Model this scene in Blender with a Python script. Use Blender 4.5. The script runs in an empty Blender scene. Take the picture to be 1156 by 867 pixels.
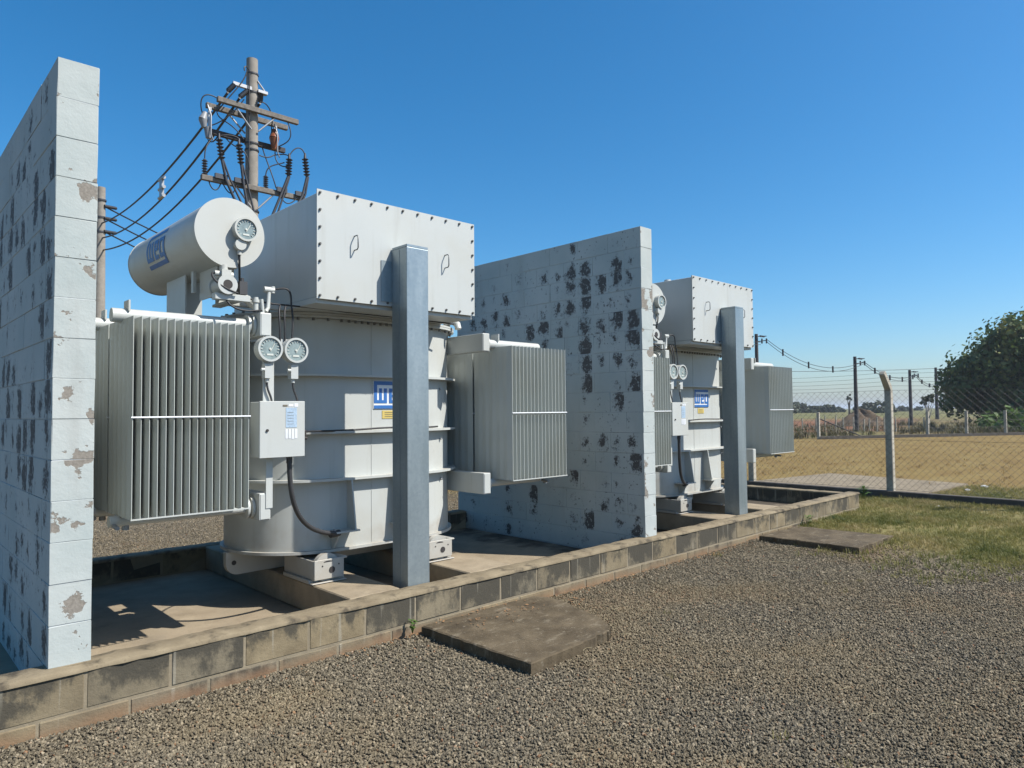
import bpy, bmesh, math, random
from mathutils import Vector, Matrix
random.seed(7)
R = math.radians
sc = bpy.context.scene
COL = sc.collection

# ------------------------------------------------------------------ camera
CAM_F, CAM_YAW, CAM_PITCH, CAM_ROLL, CAM_H = 788.1956, 0.8130, 0.0388, -0.0093, 1.222
cam = bpy.data.cameras.new('camera')
cam.sensor_width = 36.0
cam.lens = CAM_F / 1156.0 * 36.0
cam.clip_start = 0.05
cam.clip_end = 6000
co = bpy.data.objects.new('camera', cam)
COL.objects.link(co)
fw = Vector((math.cos(CAM_YAW) * math.cos(CAM_PITCH), math.sin(CAM_YAW) * math.cos(CAM_PITCH), math.sin(CAM_PITCH)))
rt = Vector((math.sin(CAM_YAW), -math.cos(CAM_YAW), 0))
up = rt.cross(fw)
rt2 = rt * math.cos(CAM_ROLL) + up * math.sin(CAM_ROLL)
up2 = up * math.cos(CAM_ROLL) - rt * math.sin(CAM_ROLL)
M = Matrix((rt2, up2, -fw)).transposed().to_4x4()
M.translation = Vector((0, 0, CAM_H))
co.matrix_world = M
sc.camera = co

# ------------------------------------------------------------------ sky, sun, exposure
SUN = Vector((0.3578, -0.5513, 0.7537)).normalized()
w = bpy.data.worlds.new('World')
sc.world = w
w.use_nodes = True
nt = w.node_tree
bg = nt.nodes['Background']
sky = nt.nodes.new('ShaderNodeTexSky')
sky.sky_type = 'NISHITA'
sky.sun_disc = False
sky.sun_elevation = math.asin(SUN.z)
sky.sun_rotation = math.atan2(SUN.x, SUN.y)
sky.altitude = 0
sky.air_density = 1.0
sky.dust_density = 1.0
sky.ozone_density = 7.0
hsv = nt.nodes.new('ShaderNodeHueSaturation')
hsv.inputs['Hue'].default_value = 0.492
hsv.inputs['Saturation'].default_value = 1.25
nt.links.new(sky.outputs[0], hsv.inputs['Color'])
nt.links.new(hsv.outputs[0], bg.inputs[0])
bg.inputs[1].default_value = 0.106
sl = bpy.data.lights.new('sun', 'SUN')
sl.energy = 5.0
sl.angle = R(0.53)
sl.color = (1.0, 0.955, 0.885)
so = bpy.data.objects.new('sun', sl)
so.rotation_euler = (-SUN).to_track_quat('-Z', 'Y').to_euler()
so.location = (4, -6, 12)
COL.objects.link(so)
sc.view_settings.view_transform = 'Standard'
sc.view_settings.look = 'None'
sc.view_settings.gamma = 1.0
sc.view_settings.exposure = 0.63
sc.view_settings.use_curve_mapping = False

# ------------------------------------------------------------------ material helpers
class NT:
    """small helper for node trees"""
    def __init__(s, tree): s.t = tree
    def n(s, typ, **kw):
        x = s.t.nodes.new(typ)
        for k, v in kw.items(): setattr(x, k, v)
        return x
    def l(s, a, b): s.t.links.new(a, b)
    def val(s, sock, v):
        if hasattr(v, 'is_linked') or isinstance(v, bpy.types.NodeSocket): s.l(v, sock)
        else: sock.default_value = v
    def math(s, op, a, b=None, c=None, clamp=False):
        x = s.n('ShaderNodeMath', operation=op, use_clamp=clamp)
        s.val(x.inputs[0], a)
        if b is not None: s.val(x.inputs[1], b)
        if c is not None: s.val(x.inputs[2], c)
        return x.outputs[0]
    def mix(s, f, a, b):
        x = s.n('ShaderNodeMix', data_type='RGBA')
        s.val(x.inputs[0], f); s.val(x.inputs[6], a); s.val(x.inputs[7], b)
        return x.outputs[2]
    def noise(s, vec, scale, detail=4, rough=0.55, dist=0.0):
        x = s.n('ShaderNodeTexNoise')
        s.l(vec, x.inputs['Vector']); x.inputs['Scale'].default_value = scale
        x.inputs['Detail'].default_value = detail; x.inputs['Roughness'].default_value = rough
        x.inputs['Distortion'].default_value = dist
        return x.outputs[0]
    def ramp(s, fac, stops):
        x = s.n('ShaderNodeValToRGB')
        e = x.color_ramp.elements
        while len(e) < len(stops): e.new(0.5)
        for i, (p, c) in enumerate(stops):
            e[i].position = p
            e[i].color = (c, c, c, 1) if isinstance(c, (int, float)) else (c[0] * ALB, c[1] * ALB, c[2] * ALB, 1)
        s.l(fac, x.inputs[0])
        return x.outputs[0]
    def smooth(s, v, a, b):
        x = s.n('ShaderNodeMapRange', interpolation_type='SMOOTHSTEP')
        s.val(x.inputs[0], v); x.inputs[1].default_value = a; x.inputs[2].default_value = b
        return x.outputs[0]
    def pos(s): return s.n('ShaderNodeNewGeometry').outputs['Position']
    def scalevec(s, v, xyz):
        x = s.n('ShaderNodeVectorMath', operation='MULTIPLY')
        s.l(v, x.inputs[0]); x.inputs[1].default_value = xyz
        return x.outputs[0]
    def bump(s, h, strength, dist=0.01):
        x = s.n('ShaderNodeBump'); s.l(h, x.inputs['Height'])
        x.inputs['Strength'].default_value = strength; x.inputs['Distance'].default_value = dist
        return x.outputs[0]

def newmat(name):
    m = bpy.data.materials.new(name)
    m.use_nodes = True
    b = m.node_tree.nodes['Principled BSDF']
    return m, NT(m.node_tree), b

ALB = 0.80      # overall reflectance level of the dusty site
def c4(c): return (c[0] * ALB, c[1] * ALB, c[2] * ALB, 1.0)

def mat_plain(name, col, rough=0.6, metal=0.0, var=0.12, scale=8.0, bump=0.0, bscale=60.0, spec=0.5):
    m, t, b = newmat(name)
    p = t.pos()
    n = t.noise(p, scale, 5)
    lo = tuple(x * (1 - var) for x in col); hi = tuple(min(1, x * (1 + var)) for x in col)
    t.l(t.ramp(n, [(0.25, lo), (0.75, hi)]), b.inputs['Base Color'])
    b.inputs['Roughness'].default_value = rough
    b.inputs['Metallic'].default_value = metal
    b.inputs['Specular IOR Level'].default_value = spec
    if bump:
        t.l(t.bump(t.noise(p, bscale, 4), bump, 0.004), b.inputs['Normal'])
    return m

def mat_paint(name, col=(0.525, 0.545, 0.52)):
    """industrial enamel: dust, faint streaks and small orange peel"""
    m, t, b = newmat(name)
    p = t.pos()
    n1 = t.noise(p, 1.7, 5)
    st = t.noise(t.scalevec(p, (14, 14, 0.9)), 1.0, 4)
    grime = t.math('MULTIPLY', t.smooth(n1, 0.42, 0.72), 0.42)
    c = t.mix(grime, c4(col), c4((col[0] * .86, col[1] * .80, col[2] * .70)))
    c = t.mix(t.math('MULTIPLY', t.smooth(st, 0.55, 0.78), 0.34), c, c4((col[0] * .72, col[1] * .68, col[2] * .62)))
    sz = t.n('ShaderNodeSeparateXYZ'); t.l(p, sz.inputs[0])
    splash = t.math('MULTIPLY', t.smooth(t.math('ADD', sz.outputs[2], t.math('MULTIPLY', t.noise(p, 4.5, 6, 0.65), 0.7)), 0.75, 0.40), 0.5)
    c = t.mix(splash, c, c4((0.33, 0.265, 0.19)))
    spk = t.smooth(t.noise(p, 70, 2), 0.76, 0.80)
    c = t.mix(t.math('MULTIPLY', spk, 0.35), c, c4((0.22, 0.19, 0.16)))
    # dust lies on upward faces
    nz = t.n('ShaderNodeSeparateXYZ'); g = t.n('ShaderNodeNewGeometry'); t.l(g.outputs['True Normal'], nz.inputs[0])
    upm = t.math('MULTIPLY', t.smooth(nz.outputs[2], 0.6, 0.95), t.smooth(t.noise(p, 5, 4), 0.35, 0.65))
    c = t.mix(t.math('MULTIPLY', upm, 0.45), c, c4((0.46, 0.40, 0.31)))
    t.l(c, b.inputs['Base Color'])
    t.l(t.ramp(n1, [(0.3, 0.36), (0.7, 0.52)]), b.inputs['Roughness'])
    t.l(t.bump(t.noise(p, 3.0, 3), 0.06, 0.02), b.inputs['Normal'])
    return m

def mat_blockpaint():
    """painted concrete block: paint flaked off in patches per block cell, bare block below"""
    m, t, b = newmat('flaking_block_paint')
    g = t.n('ShaderNodeNewGeometry')
    p = g.outputs['Position']
    s = t.n('ShaderNodeSeparateXYZ'); t.l(p, s.inputs[0])
    sn = t.n('ShaderNodeSeparateXYZ'); t.l(g.outputs['True Normal'], sn.inputs[0])
    side = t.smooth(t.math('ABSOLUTE', sn.outputs[0]), 0.4, 0.6)
    u = t.math('MULTIPLY', s.outputs[1], 1 / 0.2015); v = t.math('MULTIPLY', s.outputs[2], 5.0)
    fu, fv = t.math('FLOOR', u), t.math('FLOOR', v)
    xo = t.math('MULTIPLY', t.math('FLOOR', t.math('MULTIPLY', s.outputs[0], 0.5)), 17.3)
    cv = t.n('ShaderNodeCombineXYZ'); t.l(fu, cv.inputs[0]); t.l(fv, cv.inputs[1]); t.l(xo, cv.inputs[2])
    wn = t.n('ShaderNodeTexWhiteNoise', noise_dimensions='3D'); t.l(cv.outputs[0], wn.inputs['Vector'])
    cc = t.n('ShaderNodeCombineXYZ'); t.l(fu, cc.inputs[0]); t.l(xo, cc.inputs[2])
    wc = t.n('ShaderNodeTexWhiteNoise', noise_dimensions='3D'); t.l(cc.outputs[0], wc.inputs['Vector'])
    wcol = t.n('ShaderNodeSeparateColor'); t.l(wn.outputs['Color'], wcol.inputs[0])
    big = t.noise(p, 1.1, 2)
    du = t.math('ADD', t.math('SUBTRACT', t.math('FRACT', u), 0.5), t.math('MULTIPLY', t.math('SUBTRACT', wcol.outputs[0], 0.5), 0.55))
    dv = t.math('ADD', t.math('SUBTRACT', t.math('FRACT', v), 0.5), t.math('MULTIPLY', t.math('SUBTRACT', wcol.outputs[1], 0.5), 0.45))
    nz1 = t.math('SUBTRACT', t.noise(p, 13, 9, 0.74), 0.5)
    d = t.math('SQRT', t.math('ADD', t.math('POWER', t.math('MULTIPLY', du, 1.3), 2.0), t.math('POWER', dv, 2.0)))
    d = t.math('ADD', d, t.math('MULTIPLY', nz1, 1.75))
    rad = t.math('ADD', t.math('MULTIPLY', t.math('POWER', wn.outputs['Value'], 1.6), 0.86), t.math('MULTIPLY', t.math('POWER', wc.outputs['Value'], 2.0), 0.42))
    rad = t.math('ADD', rad, t.math('MULTIPLY', t.math('SUBTRACT', big, 0.5), 1.5))
    rad = t.math('SUBTRACT', t.math('MULTIPLY', rad, 0.97), 0.46)
    rad = t.math('ADD', rad, t.math('MULTIPLY', t.smooth(s.outputs[1], 5.6, 4.2), 0.07))
    rad = t.math('ADD', rad, t.math('MULTIPLY', t.smooth(s.outputs[0], 3.0, 2.0), 0.02))
    rad = t.math('SUBTRACT', rad, t.math('MULTIPLY', t.math('SUBTRACT', 1.0, t.smooth(s.outputs[2], 0.35, 1.1)), 0.14))
    rad = t.math('SUBTRACT', rad, t.math('MULTIPLY', t.smooth(s.outputs[2], 2.55, 2.85), 0.35))
    rad = t.math('MINIMUM', rad, 0.46)
    ps = t.math('MULTIPLY', t.smooth(t.math('SUBTRACT', rad, d), -0.02, 0.035), side)
    chips = t.math('MULTIPLY', t.smooth(t.noise(p, 31, 5, 0.62), 0.612, 0.65), t.smooth(t.noise(p, 2.2, 3), 0.44, 0.62))
    near = t.math('MULTIPLY', t.smooth(t.math('SUBTRACT', rad, d), -0.42, -0.02), t.smooth(t.noise(p, 24, 8, 0.75), 0.525, 0.56))
    ps = t.math('MAXIMUM', ps, t.math('MULTIPLY', near, side))
    ps = t.math('MULTIPLY', ps, t.math('SUBTRACT', 1.0, t.math('MULTIPLY', t.smooth(t.noise(p, 27, 6, 0.7), 0.56, 0.60), 0.75)))
    ps = t.math('MAXIMUM', ps, t.math('MULTIPLY', chips, side))
    # end faces: a few larger flakes, paler mortar below
    ne = t.math('ADD', t.noise(p, 5.3, 6, 0.62), t.math('MULTIPLY', t.math('SUBTRACT', wcol.outputs[2], 0.5), 0.10))
    pe = t.math('MULTIPLY', t.smooth(ne, 0.592, 0.606), t.math('SUBTRACT', 1.0, side))
    grain = t.noise(p, 90, 5)
    bare_s = t.ramp(grain, [(0.3, (0.07, 0.068, 0.066)), (0.7, (0.135, 0.125, 0.115))])
    bare_e = t.ramp(grain, [(0.3, (0.20, 0.18, 0.15)), (0.7, (0.31, 0.28, 0.24))])
    pv = t.noise(p, 2.3, 5)
    col = t.ramp(pv, [(0.3, (0.41, 0.46, 0.445)), (0.7, (0.51, 0.54, 0.515))])
    stain = t.math('MULTIPLY', t.smooth(t.noise(t.scalevec(p, (7, 7, 1.1)), 1.0, 5), 0.55, 0.75), 0.28)
    col = t.mix(stain, col, c4((0.33, 0.33, 0.305)))
    # grime around flaked spots and along the bed joints
    halo = t.math('MULTIPLY', t.smooth(t.math('SUBTRACT', rad, d), -0.22, 0.0), 0.30)
    col = t.mix(t.math('MULTIPLY', halo, side), col, c4((0.27, 0.265, 0.245)))
    jz = t.math('ABSOLUTE', t.math('SUBTRACT', t.math('FRACT', v), 0.5))
    jd = t.math('MULTIPLY', t.smooth(t.math('ADD', jz, t.math('MULTIPLY', nz1, 0.12)), 0.455, 0.5), 0.16)
    col = t.mix(jd, col, c4((0.30, 0.29, 0.26)))
    col = t.mix(ps, col, bare_s)
    col = t.mix(pe, col, bare_e)
    t.l(col, b.inputs['Base Color'])
    b.inputs['Roughness'].default_value = 0.8
    b.inputs['Specular IOR Level'].default_value = 0.3
    pk = t.math('MAXIMUM', ps, pe)
    h = t.math('ADD', t.math('ADD', t.math('SUBTRACT', 1.0, pk), t.math('MULTIPLY', grain, 0.5)), t.math('MULTIPLY', t.noise(p, 14, 4), 1.6))
    t.l(t.bump(h, 0.45, 0.004), b.inputs['Normal'])
    return m

def mat_kerb():
    m, t, b = newmat('weathered_kerb_block')
    p = t.pos()
    s = t.n('ShaderNodeSeparateXYZ'); t.l(p, s.inputs[0])
    oi = t.n('ShaderNodeObjectInfo')
    base = t.ramp(t.noise(p, 5, 6), [(0.3, (0.185, 0.145, 0.088)), (0.7, (0.31, 0.25, 0.155))])
    base = t.mix(t.math('MULTIPLY', oi.outputs['Random'], 0.6), base, c4((0.16, 0.15, 0.12)))
    # black lichen running down from the top
    st = t.noise(t.scalevec(p, (10, 10, 6.5)), 1.0, 9, 0.75)
    st2 = t.noise(t.scalevec(p, (3.4, 3.4, 2.4)), 1.0, 5, 0.65)
    topf = t.smooth(s.outputs[2], -0.26, -0.01)
    k = t.math('ADD', t.math('ADD', t.math('MULTIPLY', st, 0.8), t.math('MULTIPLY', st2, 1.05)), t.math('MULTIPLY', topf, 0.24))
    k = t.math('ADD', k, t.math('MULTIPLY', t.math('SUBTRACT', oi.outputs['Random'], 0.5), 0.22))
    lich = t.smooth(k, 0.93, 1.15)
    base = t.mix(t.math('MULTIPLY', lich, 0.88), base, c4((0.06, 0.056, 0.045)))
    run = t.smooth(t.noise(t.scalevec(p, (21, 21, 1.0)), 1.0, 3), 0.62, 0.72)
    base = t.mix(t.math('MULTIPLY', run, 0.55), base, c4((0.36, 0.33, 0.26)))
    # splashed red soil at the foot
    soil = t.math('MULTIPLY', t.smooth(t.math('ADD', s.outputs[2], t.math('MULTIPLY', t.math('SUBTRACT', t.noise(p, 7, 4), 0.5), 0.12)), -0.20, -0.31), 0.75)
    base = t.mix(soil, base, c4((0.27, 0.155, 0.085)))
    t.l(base, b.inputs['Base Color'])
    b.inputs['Roughness'].default_value = 0.92
    b.inputs['Specular IOR Level'].default_value = 0.2
    t.l(t.bump(t.noise(p, 55, 6, 0.65), 0.6, 0.006), b.inputs['Normal'])
    return m

def mat_concrete(name, lo, hi, dark=(0.08, 0.07, 0.055), damt=0.6, dscale=2.2, bump=0.5, rough=0.9):
    m, t, b = newmat(name)
    p = t.pos()
    c = t.ramp(t.noise(p, 6, 7, 0.62), [(0.28, lo), (0.72, hi)])
    c = t.mix(t.math('MULTIPLY', t.smooth(t.noise(p, dscale, 6, 0.65), 0.50, 0.68), damt), c, c4(dark))
    c = t.mix(t.math('MULTIPLY', t.smooth(t.noise(p, 75, 3), 0.60, 0.72), 0.4), c, c4(tuple(x * 0.55 for x in lo)))
    t.l(c, b.inputs['Base Color'])
    b.inputs['Roughness'].default_value = rough
    b.inputs['Specular IOR Level'].default_value = 0.25
    t.l(t.bump(t.noise(p, 48, 7, 0.7), bump, 0.006), b.inputs['Normal'])
    return m

def mat_stone():
    m, t, b = newmat('crushed_stone')
    oi = t.n('ShaderNodeObjectInfo')
    p = t.pos()
    c = t.ramp(oi.outputs['Random'], [(0.0, (0.085, 0.072, 0.052)), (0.45, (0.15, 0.126, 0.085)), (0.80, (0.228, 0.19, 0.127)),
                                      (0.975, (0.35, 0.29, 0.20)), (0.985, (0.24, 0.12, 0.06)), (0.992, (0.26, 0.14, 0.075)), (1.0, (0.42, 0.37, 0.27))])
    c = t.mix(t.math('MULTIPLY', t.smooth(t.noise(p, 0.9, 5), 0.42, 0.68), 0.42), c, c4((0.235, 0.175, 0.09)))
    t.l(c, b.inputs['Base Color'])
    b.inputs['Roughness'].default_value = 0.85
    b.inputs['Specular IOR Level'].default_value = 0.3
    return m

def mat_ground():
    m, t, b = newmat('ground_soil')
    p = t.pos()
    s = t.n('ShaderNodeSeparateXYZ'); t.l(p, s.inputs[0])
    x, y = s.outputs[0], s.outputs[1]
    wob = t.math('MULTIPLY', t.math('SUBTRACT', t.noise(p, 0.8, 4), 0.5), 2.2)
    # gravel bed
    vor = t.n('ShaderNodeTexVoronoi'); t.l(p, vor.inputs['Vector']); vor.inputs['Scale'].default_value = 75
    vc = t.n('ShaderNodeSeparateColor'); t.l(vor.outputs['Color'], vc.inputs[0])
    grav = t.ramp(vc.outputs[0], [(0.0, (0.06, 0.050, 0.036)), (0.5, (0.155, 0.13, 0.09)), (0.85, (0.23, 0.19, 0.13)), (1.0, (0.30, 0.25, 0.17))])
    soilp = t.smooth(t.noise(p, 0.9, 5), 0.52, 0.72)
    grav = t.mix(t.math('MULTIPLY', soilp, 0.45), grav, c4((0.25, 0.15, 0.085)))
    # thin lawn
    lawn = t.ramp(t.noise(p, 4.6, 9, 0.75), [(0.3, (0.235, 0.18, 0.085)), (0.5, (0.23, 0.195, 0.078)), (0.7, (0.15, 0.155, 0.045))])
    # dry field
    dn = t.noise(t.scalevec(p, (0.55, 1.3, 1)), 1.0, 7, 0.65)
    dn2 = t.noise(p, 9.0, 4, 0.6)
    dry = t.ramp(t.math('ADD', t.math('MULTIPLY', dn, 0.65), t.math('MULTIPLY', dn2, 0.35)),
                 [(0.32, (0.172, 0.108, 0.036)), (0.45, (0.205, 0.137, 0.046)), (0.55, (0.23, 0.163, 0.056)), (0.70, (0.258, 0.20, 0.082))])
    # rough land beyond the far wall: weeds, red soil, then green
    w1 = t.ramp(t.noise(p, 0.5, 6, 0.65), [(0.35, (0.14, 0.09, 0.045)), (0.5, (0.19, 0.145, 0.06)), (0.65, (0.135, 0.145, 0.048))])
    red = t.ramp(t.noise(p, 0.3, 5), [(0.35, (0.17, 0.07, 0.035)), (0.65, (0.24, 0.125, 0.06))])
    grn = t.ramp(t.noise(p, 0.12, 6), [(0.35, (0.13, 0.13, 0.045)), (0.65, (0.19, 0.17, 0.065))])
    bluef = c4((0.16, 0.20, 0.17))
    ax = t.math('ADD', x, wob)
    lawn_m = t.smooth(t.math('ADD', t.math('ADD', x, t.math('MULTIPLY', wob, 0.35)), t.math('MULTIPLY', t.math('MINIMUM', t.math('SUBTRACT', y, 1.3), 0.0), 1.5)), 7.5, 8.6)
    c = t.mix(lawn_m, grav, lawn)
    green_edge = t.math('ADD', ax, t.math('MULTIPLY', t.math('MAXIMUM', y, 0.0), 0.9))
    c = t.mix(t.smooth(green_edge, 15.5, 18.5), c, dry)
    far = t.math('ADD', ax, t.math('MULTIPLY', y, 1.72))       # along the far wall's normal
    c = t.mix(t.smooth(far, 58.5, 60.5), c, w1)
    redm = t.math('MULTIPLY', t.smooth(far, 84, 90), t.smooth(t.math('SUBTRACT', y, t.math('MULTIPLY', x, 0.26)), 2.0, 6.0))
    c = t.mix(redm, c, red)
    c = t.mix(t.smooth(far, 150, 190), c, grn)
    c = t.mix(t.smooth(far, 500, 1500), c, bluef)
    t.l(c, b.inputs['Base Color'])
    b.inputs['Roughness'].default_value = 0.95
    b.inputs['Specular IOR Level'].default_value = 0.15
    hb = t.math('ADD', t.math('MULTIPLY', t.noise(p, 30, 5, 0.7), 0.6), t.noise(p, 3.5, 4))
    t.l(t.bump(hb, 0.35, 0.02), b.inputs['Normal'])
    return m

def mat_leaf(name, lo, mid, hi, scale=0.8, trans=0.25):
    m, t, b = newmat(name)
    p = t.pos()
    n = t.math('ADD', t.math('MULTIPLY', t.noise(p, scale, 4), 0.65), t.math('MULTIPLY', t.noise(p, scale * 9, 2), 0.35))
    c = t.ramp(n, [(0.34, lo), (0.5, mid), (0.64, hi)])
    t.l(c, b.inputs['Base Color'])
    b.inputs['Roughness'].default_value = 0.6
    b.inputs['Specular IOR Level'].default_value = 0.35
    tr = t.n('ShaderNodeBsdfTranslucent'); t.l(c, tr.inputs[0])
    mx = t.n('ShaderNodeMixShader'); mx.inputs[0].default_value = trans
    t.l(b.outputs[0], mx.inputs[1]); t.l(tr.outputs[0], mx.inputs[2])
    t.l(mx.outputs[0], m.node_tree.nodes['Material Output'].inputs[0])
    return m

def mat_galv():
    m, t, b = newmat('galvanised_steel')
    p = t.pos()
    v = t.n('ShaderNodeTexVoronoi'); t.l(p, v.inputs['Vector']); v.inputs['Scale'].default_value = 55
    vs = t.n('ShaderNodeSeparateColor'); t.l(v.outputs['Color'], vs.inputs[0])
    k = t.math('ADD', t.math('MULTIPLY', vs.outputs[0], 0.12), t.math('MULTIPLY', t.noise(t.scalevec(p, (9, 9, 1.5)), 1.0, 5), 0.75))
    t.l(t.ramp(k, [(0.3, (0.30, 0.36, 0.385)), (0.7, (0.43, 0.49, 0.51))]), b.inputs['Base Color'])
    b.inputs['Metallic'].default_value = 0.6
    t.l(t.ramp(k, [(0.3, 0.34), (0.7, 0.42)]), b.inputs['Roughness'])
    return m

MT = {}
MT['paint'] = mat_paint('white_grey_enamel')
MT['radpaint'] = mat_paint('radiator_grey_enamel', (0.53, 0.56, 0.525))
MT['block'] = mat_blockpaint()
MT['mortar_p'] = mat_plain('painted_mortar', (0.48, 0.51, 0.52), 0.9, bump=0.4)
MT['kerb'] = mat_kerb()
MT['kerb_mortar'] = mat_plain('kerb_mortar', (0.26, 0.215, 0.145), 0.95, var=0.25, bump=0.6)
MT['cap'] = mat_concrete('kerb_cap_mortar', (0.18, 0.142, 0.09), (0.30, 0.245, 0.16), dark=(0.06, 0.05, 0.036), damt=0.9, dscale=5.0)
MT['floor'] = mat_concrete('basin_floor_concrete', (0.25, 0.20, 0.135), (0.38, 0.31, 0.215), damt=0.55, dscale=1.5)
def pit_shade(m):  # paints pit shade into the floor colour, mottled, heaviest in the far bay
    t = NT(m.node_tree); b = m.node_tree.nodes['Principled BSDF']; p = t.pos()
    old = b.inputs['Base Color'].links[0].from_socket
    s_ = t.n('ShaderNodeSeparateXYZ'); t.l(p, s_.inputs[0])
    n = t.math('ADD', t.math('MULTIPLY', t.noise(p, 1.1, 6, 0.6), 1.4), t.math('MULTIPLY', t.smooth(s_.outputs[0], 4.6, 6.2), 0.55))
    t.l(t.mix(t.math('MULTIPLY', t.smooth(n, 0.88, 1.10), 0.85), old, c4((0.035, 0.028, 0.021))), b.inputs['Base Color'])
pit_shade(MT['floor'])
MT['beam'] = mat_concrete('beam_concrete', (0.25, 0.20, 0.135), (0.38, 0.31, 0.215), damt=0.55, dscale=2.0)
def mat_lid():
    m = mat_concrete('lid_concrete', (0.07, 0.052, 0.030), (0.155, 0.12, 0.075), dark=(0.036, 0.028, 0.018), damt=0.5, dscale=3.4, bump=1.0)
    t = NT(m.node_tree); b = m.node_tree.nodes['Principled BSDF']; p = t.pos()
    old = b.inputs['Base Color'].links[0].from_socket
    sc1 = t.math('MULTIPLY', t.smooth(t.noise(t.scalevec(p, (3, 9, 3)), 1.6, 8, 0.75), 0.54, 0.66), 0.6)
    c = t.mix(sc1, old, c4((0.27, 0.23, 0.165)))
    c = t.mix(t.math('MULTIPLY', t.smooth(t.noise(p, 26, 5, 0.7), 0.60, 0.68), 0.45), c, c4((0.33, 0.29, 0.22)))
    t.l(c, b.inputs['Base Color'])
    return m
MT['lid'] = mat_lid()
MT['slab'] = mat_concrete('slab_concrete', (0.20, 0.158, 0.10), (0.31, 0.255, 0.175), dark=(0.085, 0.065, 0.042), damt=0.85, dscale=0.9)
MT['postc'] = mat_concrete('fence_post_concrete', (0.40, 0.365, 0.295), (0.54, 0.495, 0.41), damt=0.3, dscale=3)
MT['polec'] = mat_concrete('pole_concrete', (0.25, 0.225, 0.19), (0.35, 0.32, 0.275), damt=0.25, dscale=1.3, bump=0.3)
MT['darkc'] = mat_concrete('dark_wall_concrete', (0.07, 0.06, 0.05), (0.13, 0.115, 0.10), damt=0.4)
MT['stone'] = mat_stone()
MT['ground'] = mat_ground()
MT['galv'] = mat_galv()
MT['bolt'] = mat_plain('zinc_bolt', (0.17, 0.165, 0.155), 0.5, 0.6)
MT['handle'] = mat_plain('steel_handle', (0.20, 0.21, 0.21), 0.45, 0.5)
MT['rubber'] = mat_plain('black_rubber', (0.018, 0.018, 0.020), 0.55)
MT['conduit'] = mat_plain('dark_conduit', (0.045, 0.045, 0.047), 0.5)
MT['hole'] = mat_plain('dark_steel', (0.035, 0.030, 0.028), 0.7)
MT['dial'] = mat_plain('dial_face', (0.25, 0.31, 0.305), 0.12, 0.0, 0.25, 30)
MT['dialmark'] = mat_plain('dial_marks', (0.62, 0.64, 0.58), 0.4)
MT['blue'] = mat_plain('logo_blue', (0.03, 0.15, 0.44), 0.45)
MT['white'] = mat_plain('white_plate', (0.78, 0.80, 0.82), 0.4)
MT['lblblue'] = mat_plain('pale_blue_label', (0.40, 0.52, 0.64), 0.4, var=0.2, scale=90)
MT['yellow'] = mat_plain('yellow_label', (0.62, 0.48, 0.14), 0.5)
MT['ink'] = mat_plain('label_ink', (0.16, 0.14, 0.10), 0.6)
MT['wood'] = mat_plain('weathered_wood', (0.18, 0.16, 0.135), 0.9, var=0.4, scale=14, bump=0.5)
MT['woodd'] = mat_plain('dark_wood', (0.06, 0.055, 0.055), 0.9, var=0.3, scale=14)
MT['ins'] = mat_plain('dark_insulator', (0.045, 0.045, 0.05), 0.45)
MT['ingrey'] = mat_plain('grey_polymer', (0.26, 0.27, 0.28), 0.5)
MT['rust'] = mat_plain('brown_porcelain', (0.27, 0.085, 0.035), 0.4, var=0.35, scale=25)
MT['galvl'] = mat_plain('zinc_hardware', (0.40, 0.41, 0.42), 0.45, 0.4)
MT['wire'] = mat_plain('fence_wire', (0.10, 0.095, 0.088), 0.6, 0.2)
MT['grass'] = mat_leaf('grass_blade', (0.12, 0.145, 0.035), (0.27, 0.25, 0.075), (0.40, 0.32, 0.14), 1.3, 0.35)
MT['drygrass'] = mat_leaf('dry_grass_blade', (0.30, 0.19, 0.08), (0.42, 0.29, 0.12), (0.50, 0.37, 0.17), 1.0, 0.3)
MT['weed'] = mat_leaf('weed_leaf', (0.05, 0.11, 0.02), (0.10, 0.18, 0.035), (0.16, 0.24, 0.06), 4, 0.3)
MT['brush'] = mat_leaf('dry_brush', (0.085, 0.07, 0.038), (0.14, 0.115, 0.055), (0.12, 0.135, 0.045), 0.5, 0.2)
MT['straw'] = mat_plain('straw', (0.52, 0.44, 0.26), 0.8)
MT['leafdark'] = mat_leaf('dense_tree_leaf', (0.04, 0.078, 0.02), (0.085, 0.145, 0.034), (0.22, 0.22, 0.06), 0.5, 0.22)
MT['leaffar'] = mat_leaf('far_tree_leaf', (0.06, 0.08, 0.04), (0.09, 0.11, 0.06), (0.13, 0.13, 0.075), 0.3, 0.15)
MT['bark'] = mat_plain('bark', (0.10, 0.075, 0.055), 0.95, var=0.3, bump=0.6)
MT['paleb'] = mat_plain('pale_trunk', (0.55, 0.52, 0.46), 0.9)
MT['mound'] = mat_plain('earth', (0.125, 0.085, 0.05), 0.98, var=0.35, scale=0.7, bump=0.8, bscale=3)
MT['litter'] = mat_plain('pale_litter', (0.75, 0.72, 0.68), 0.8)

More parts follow.
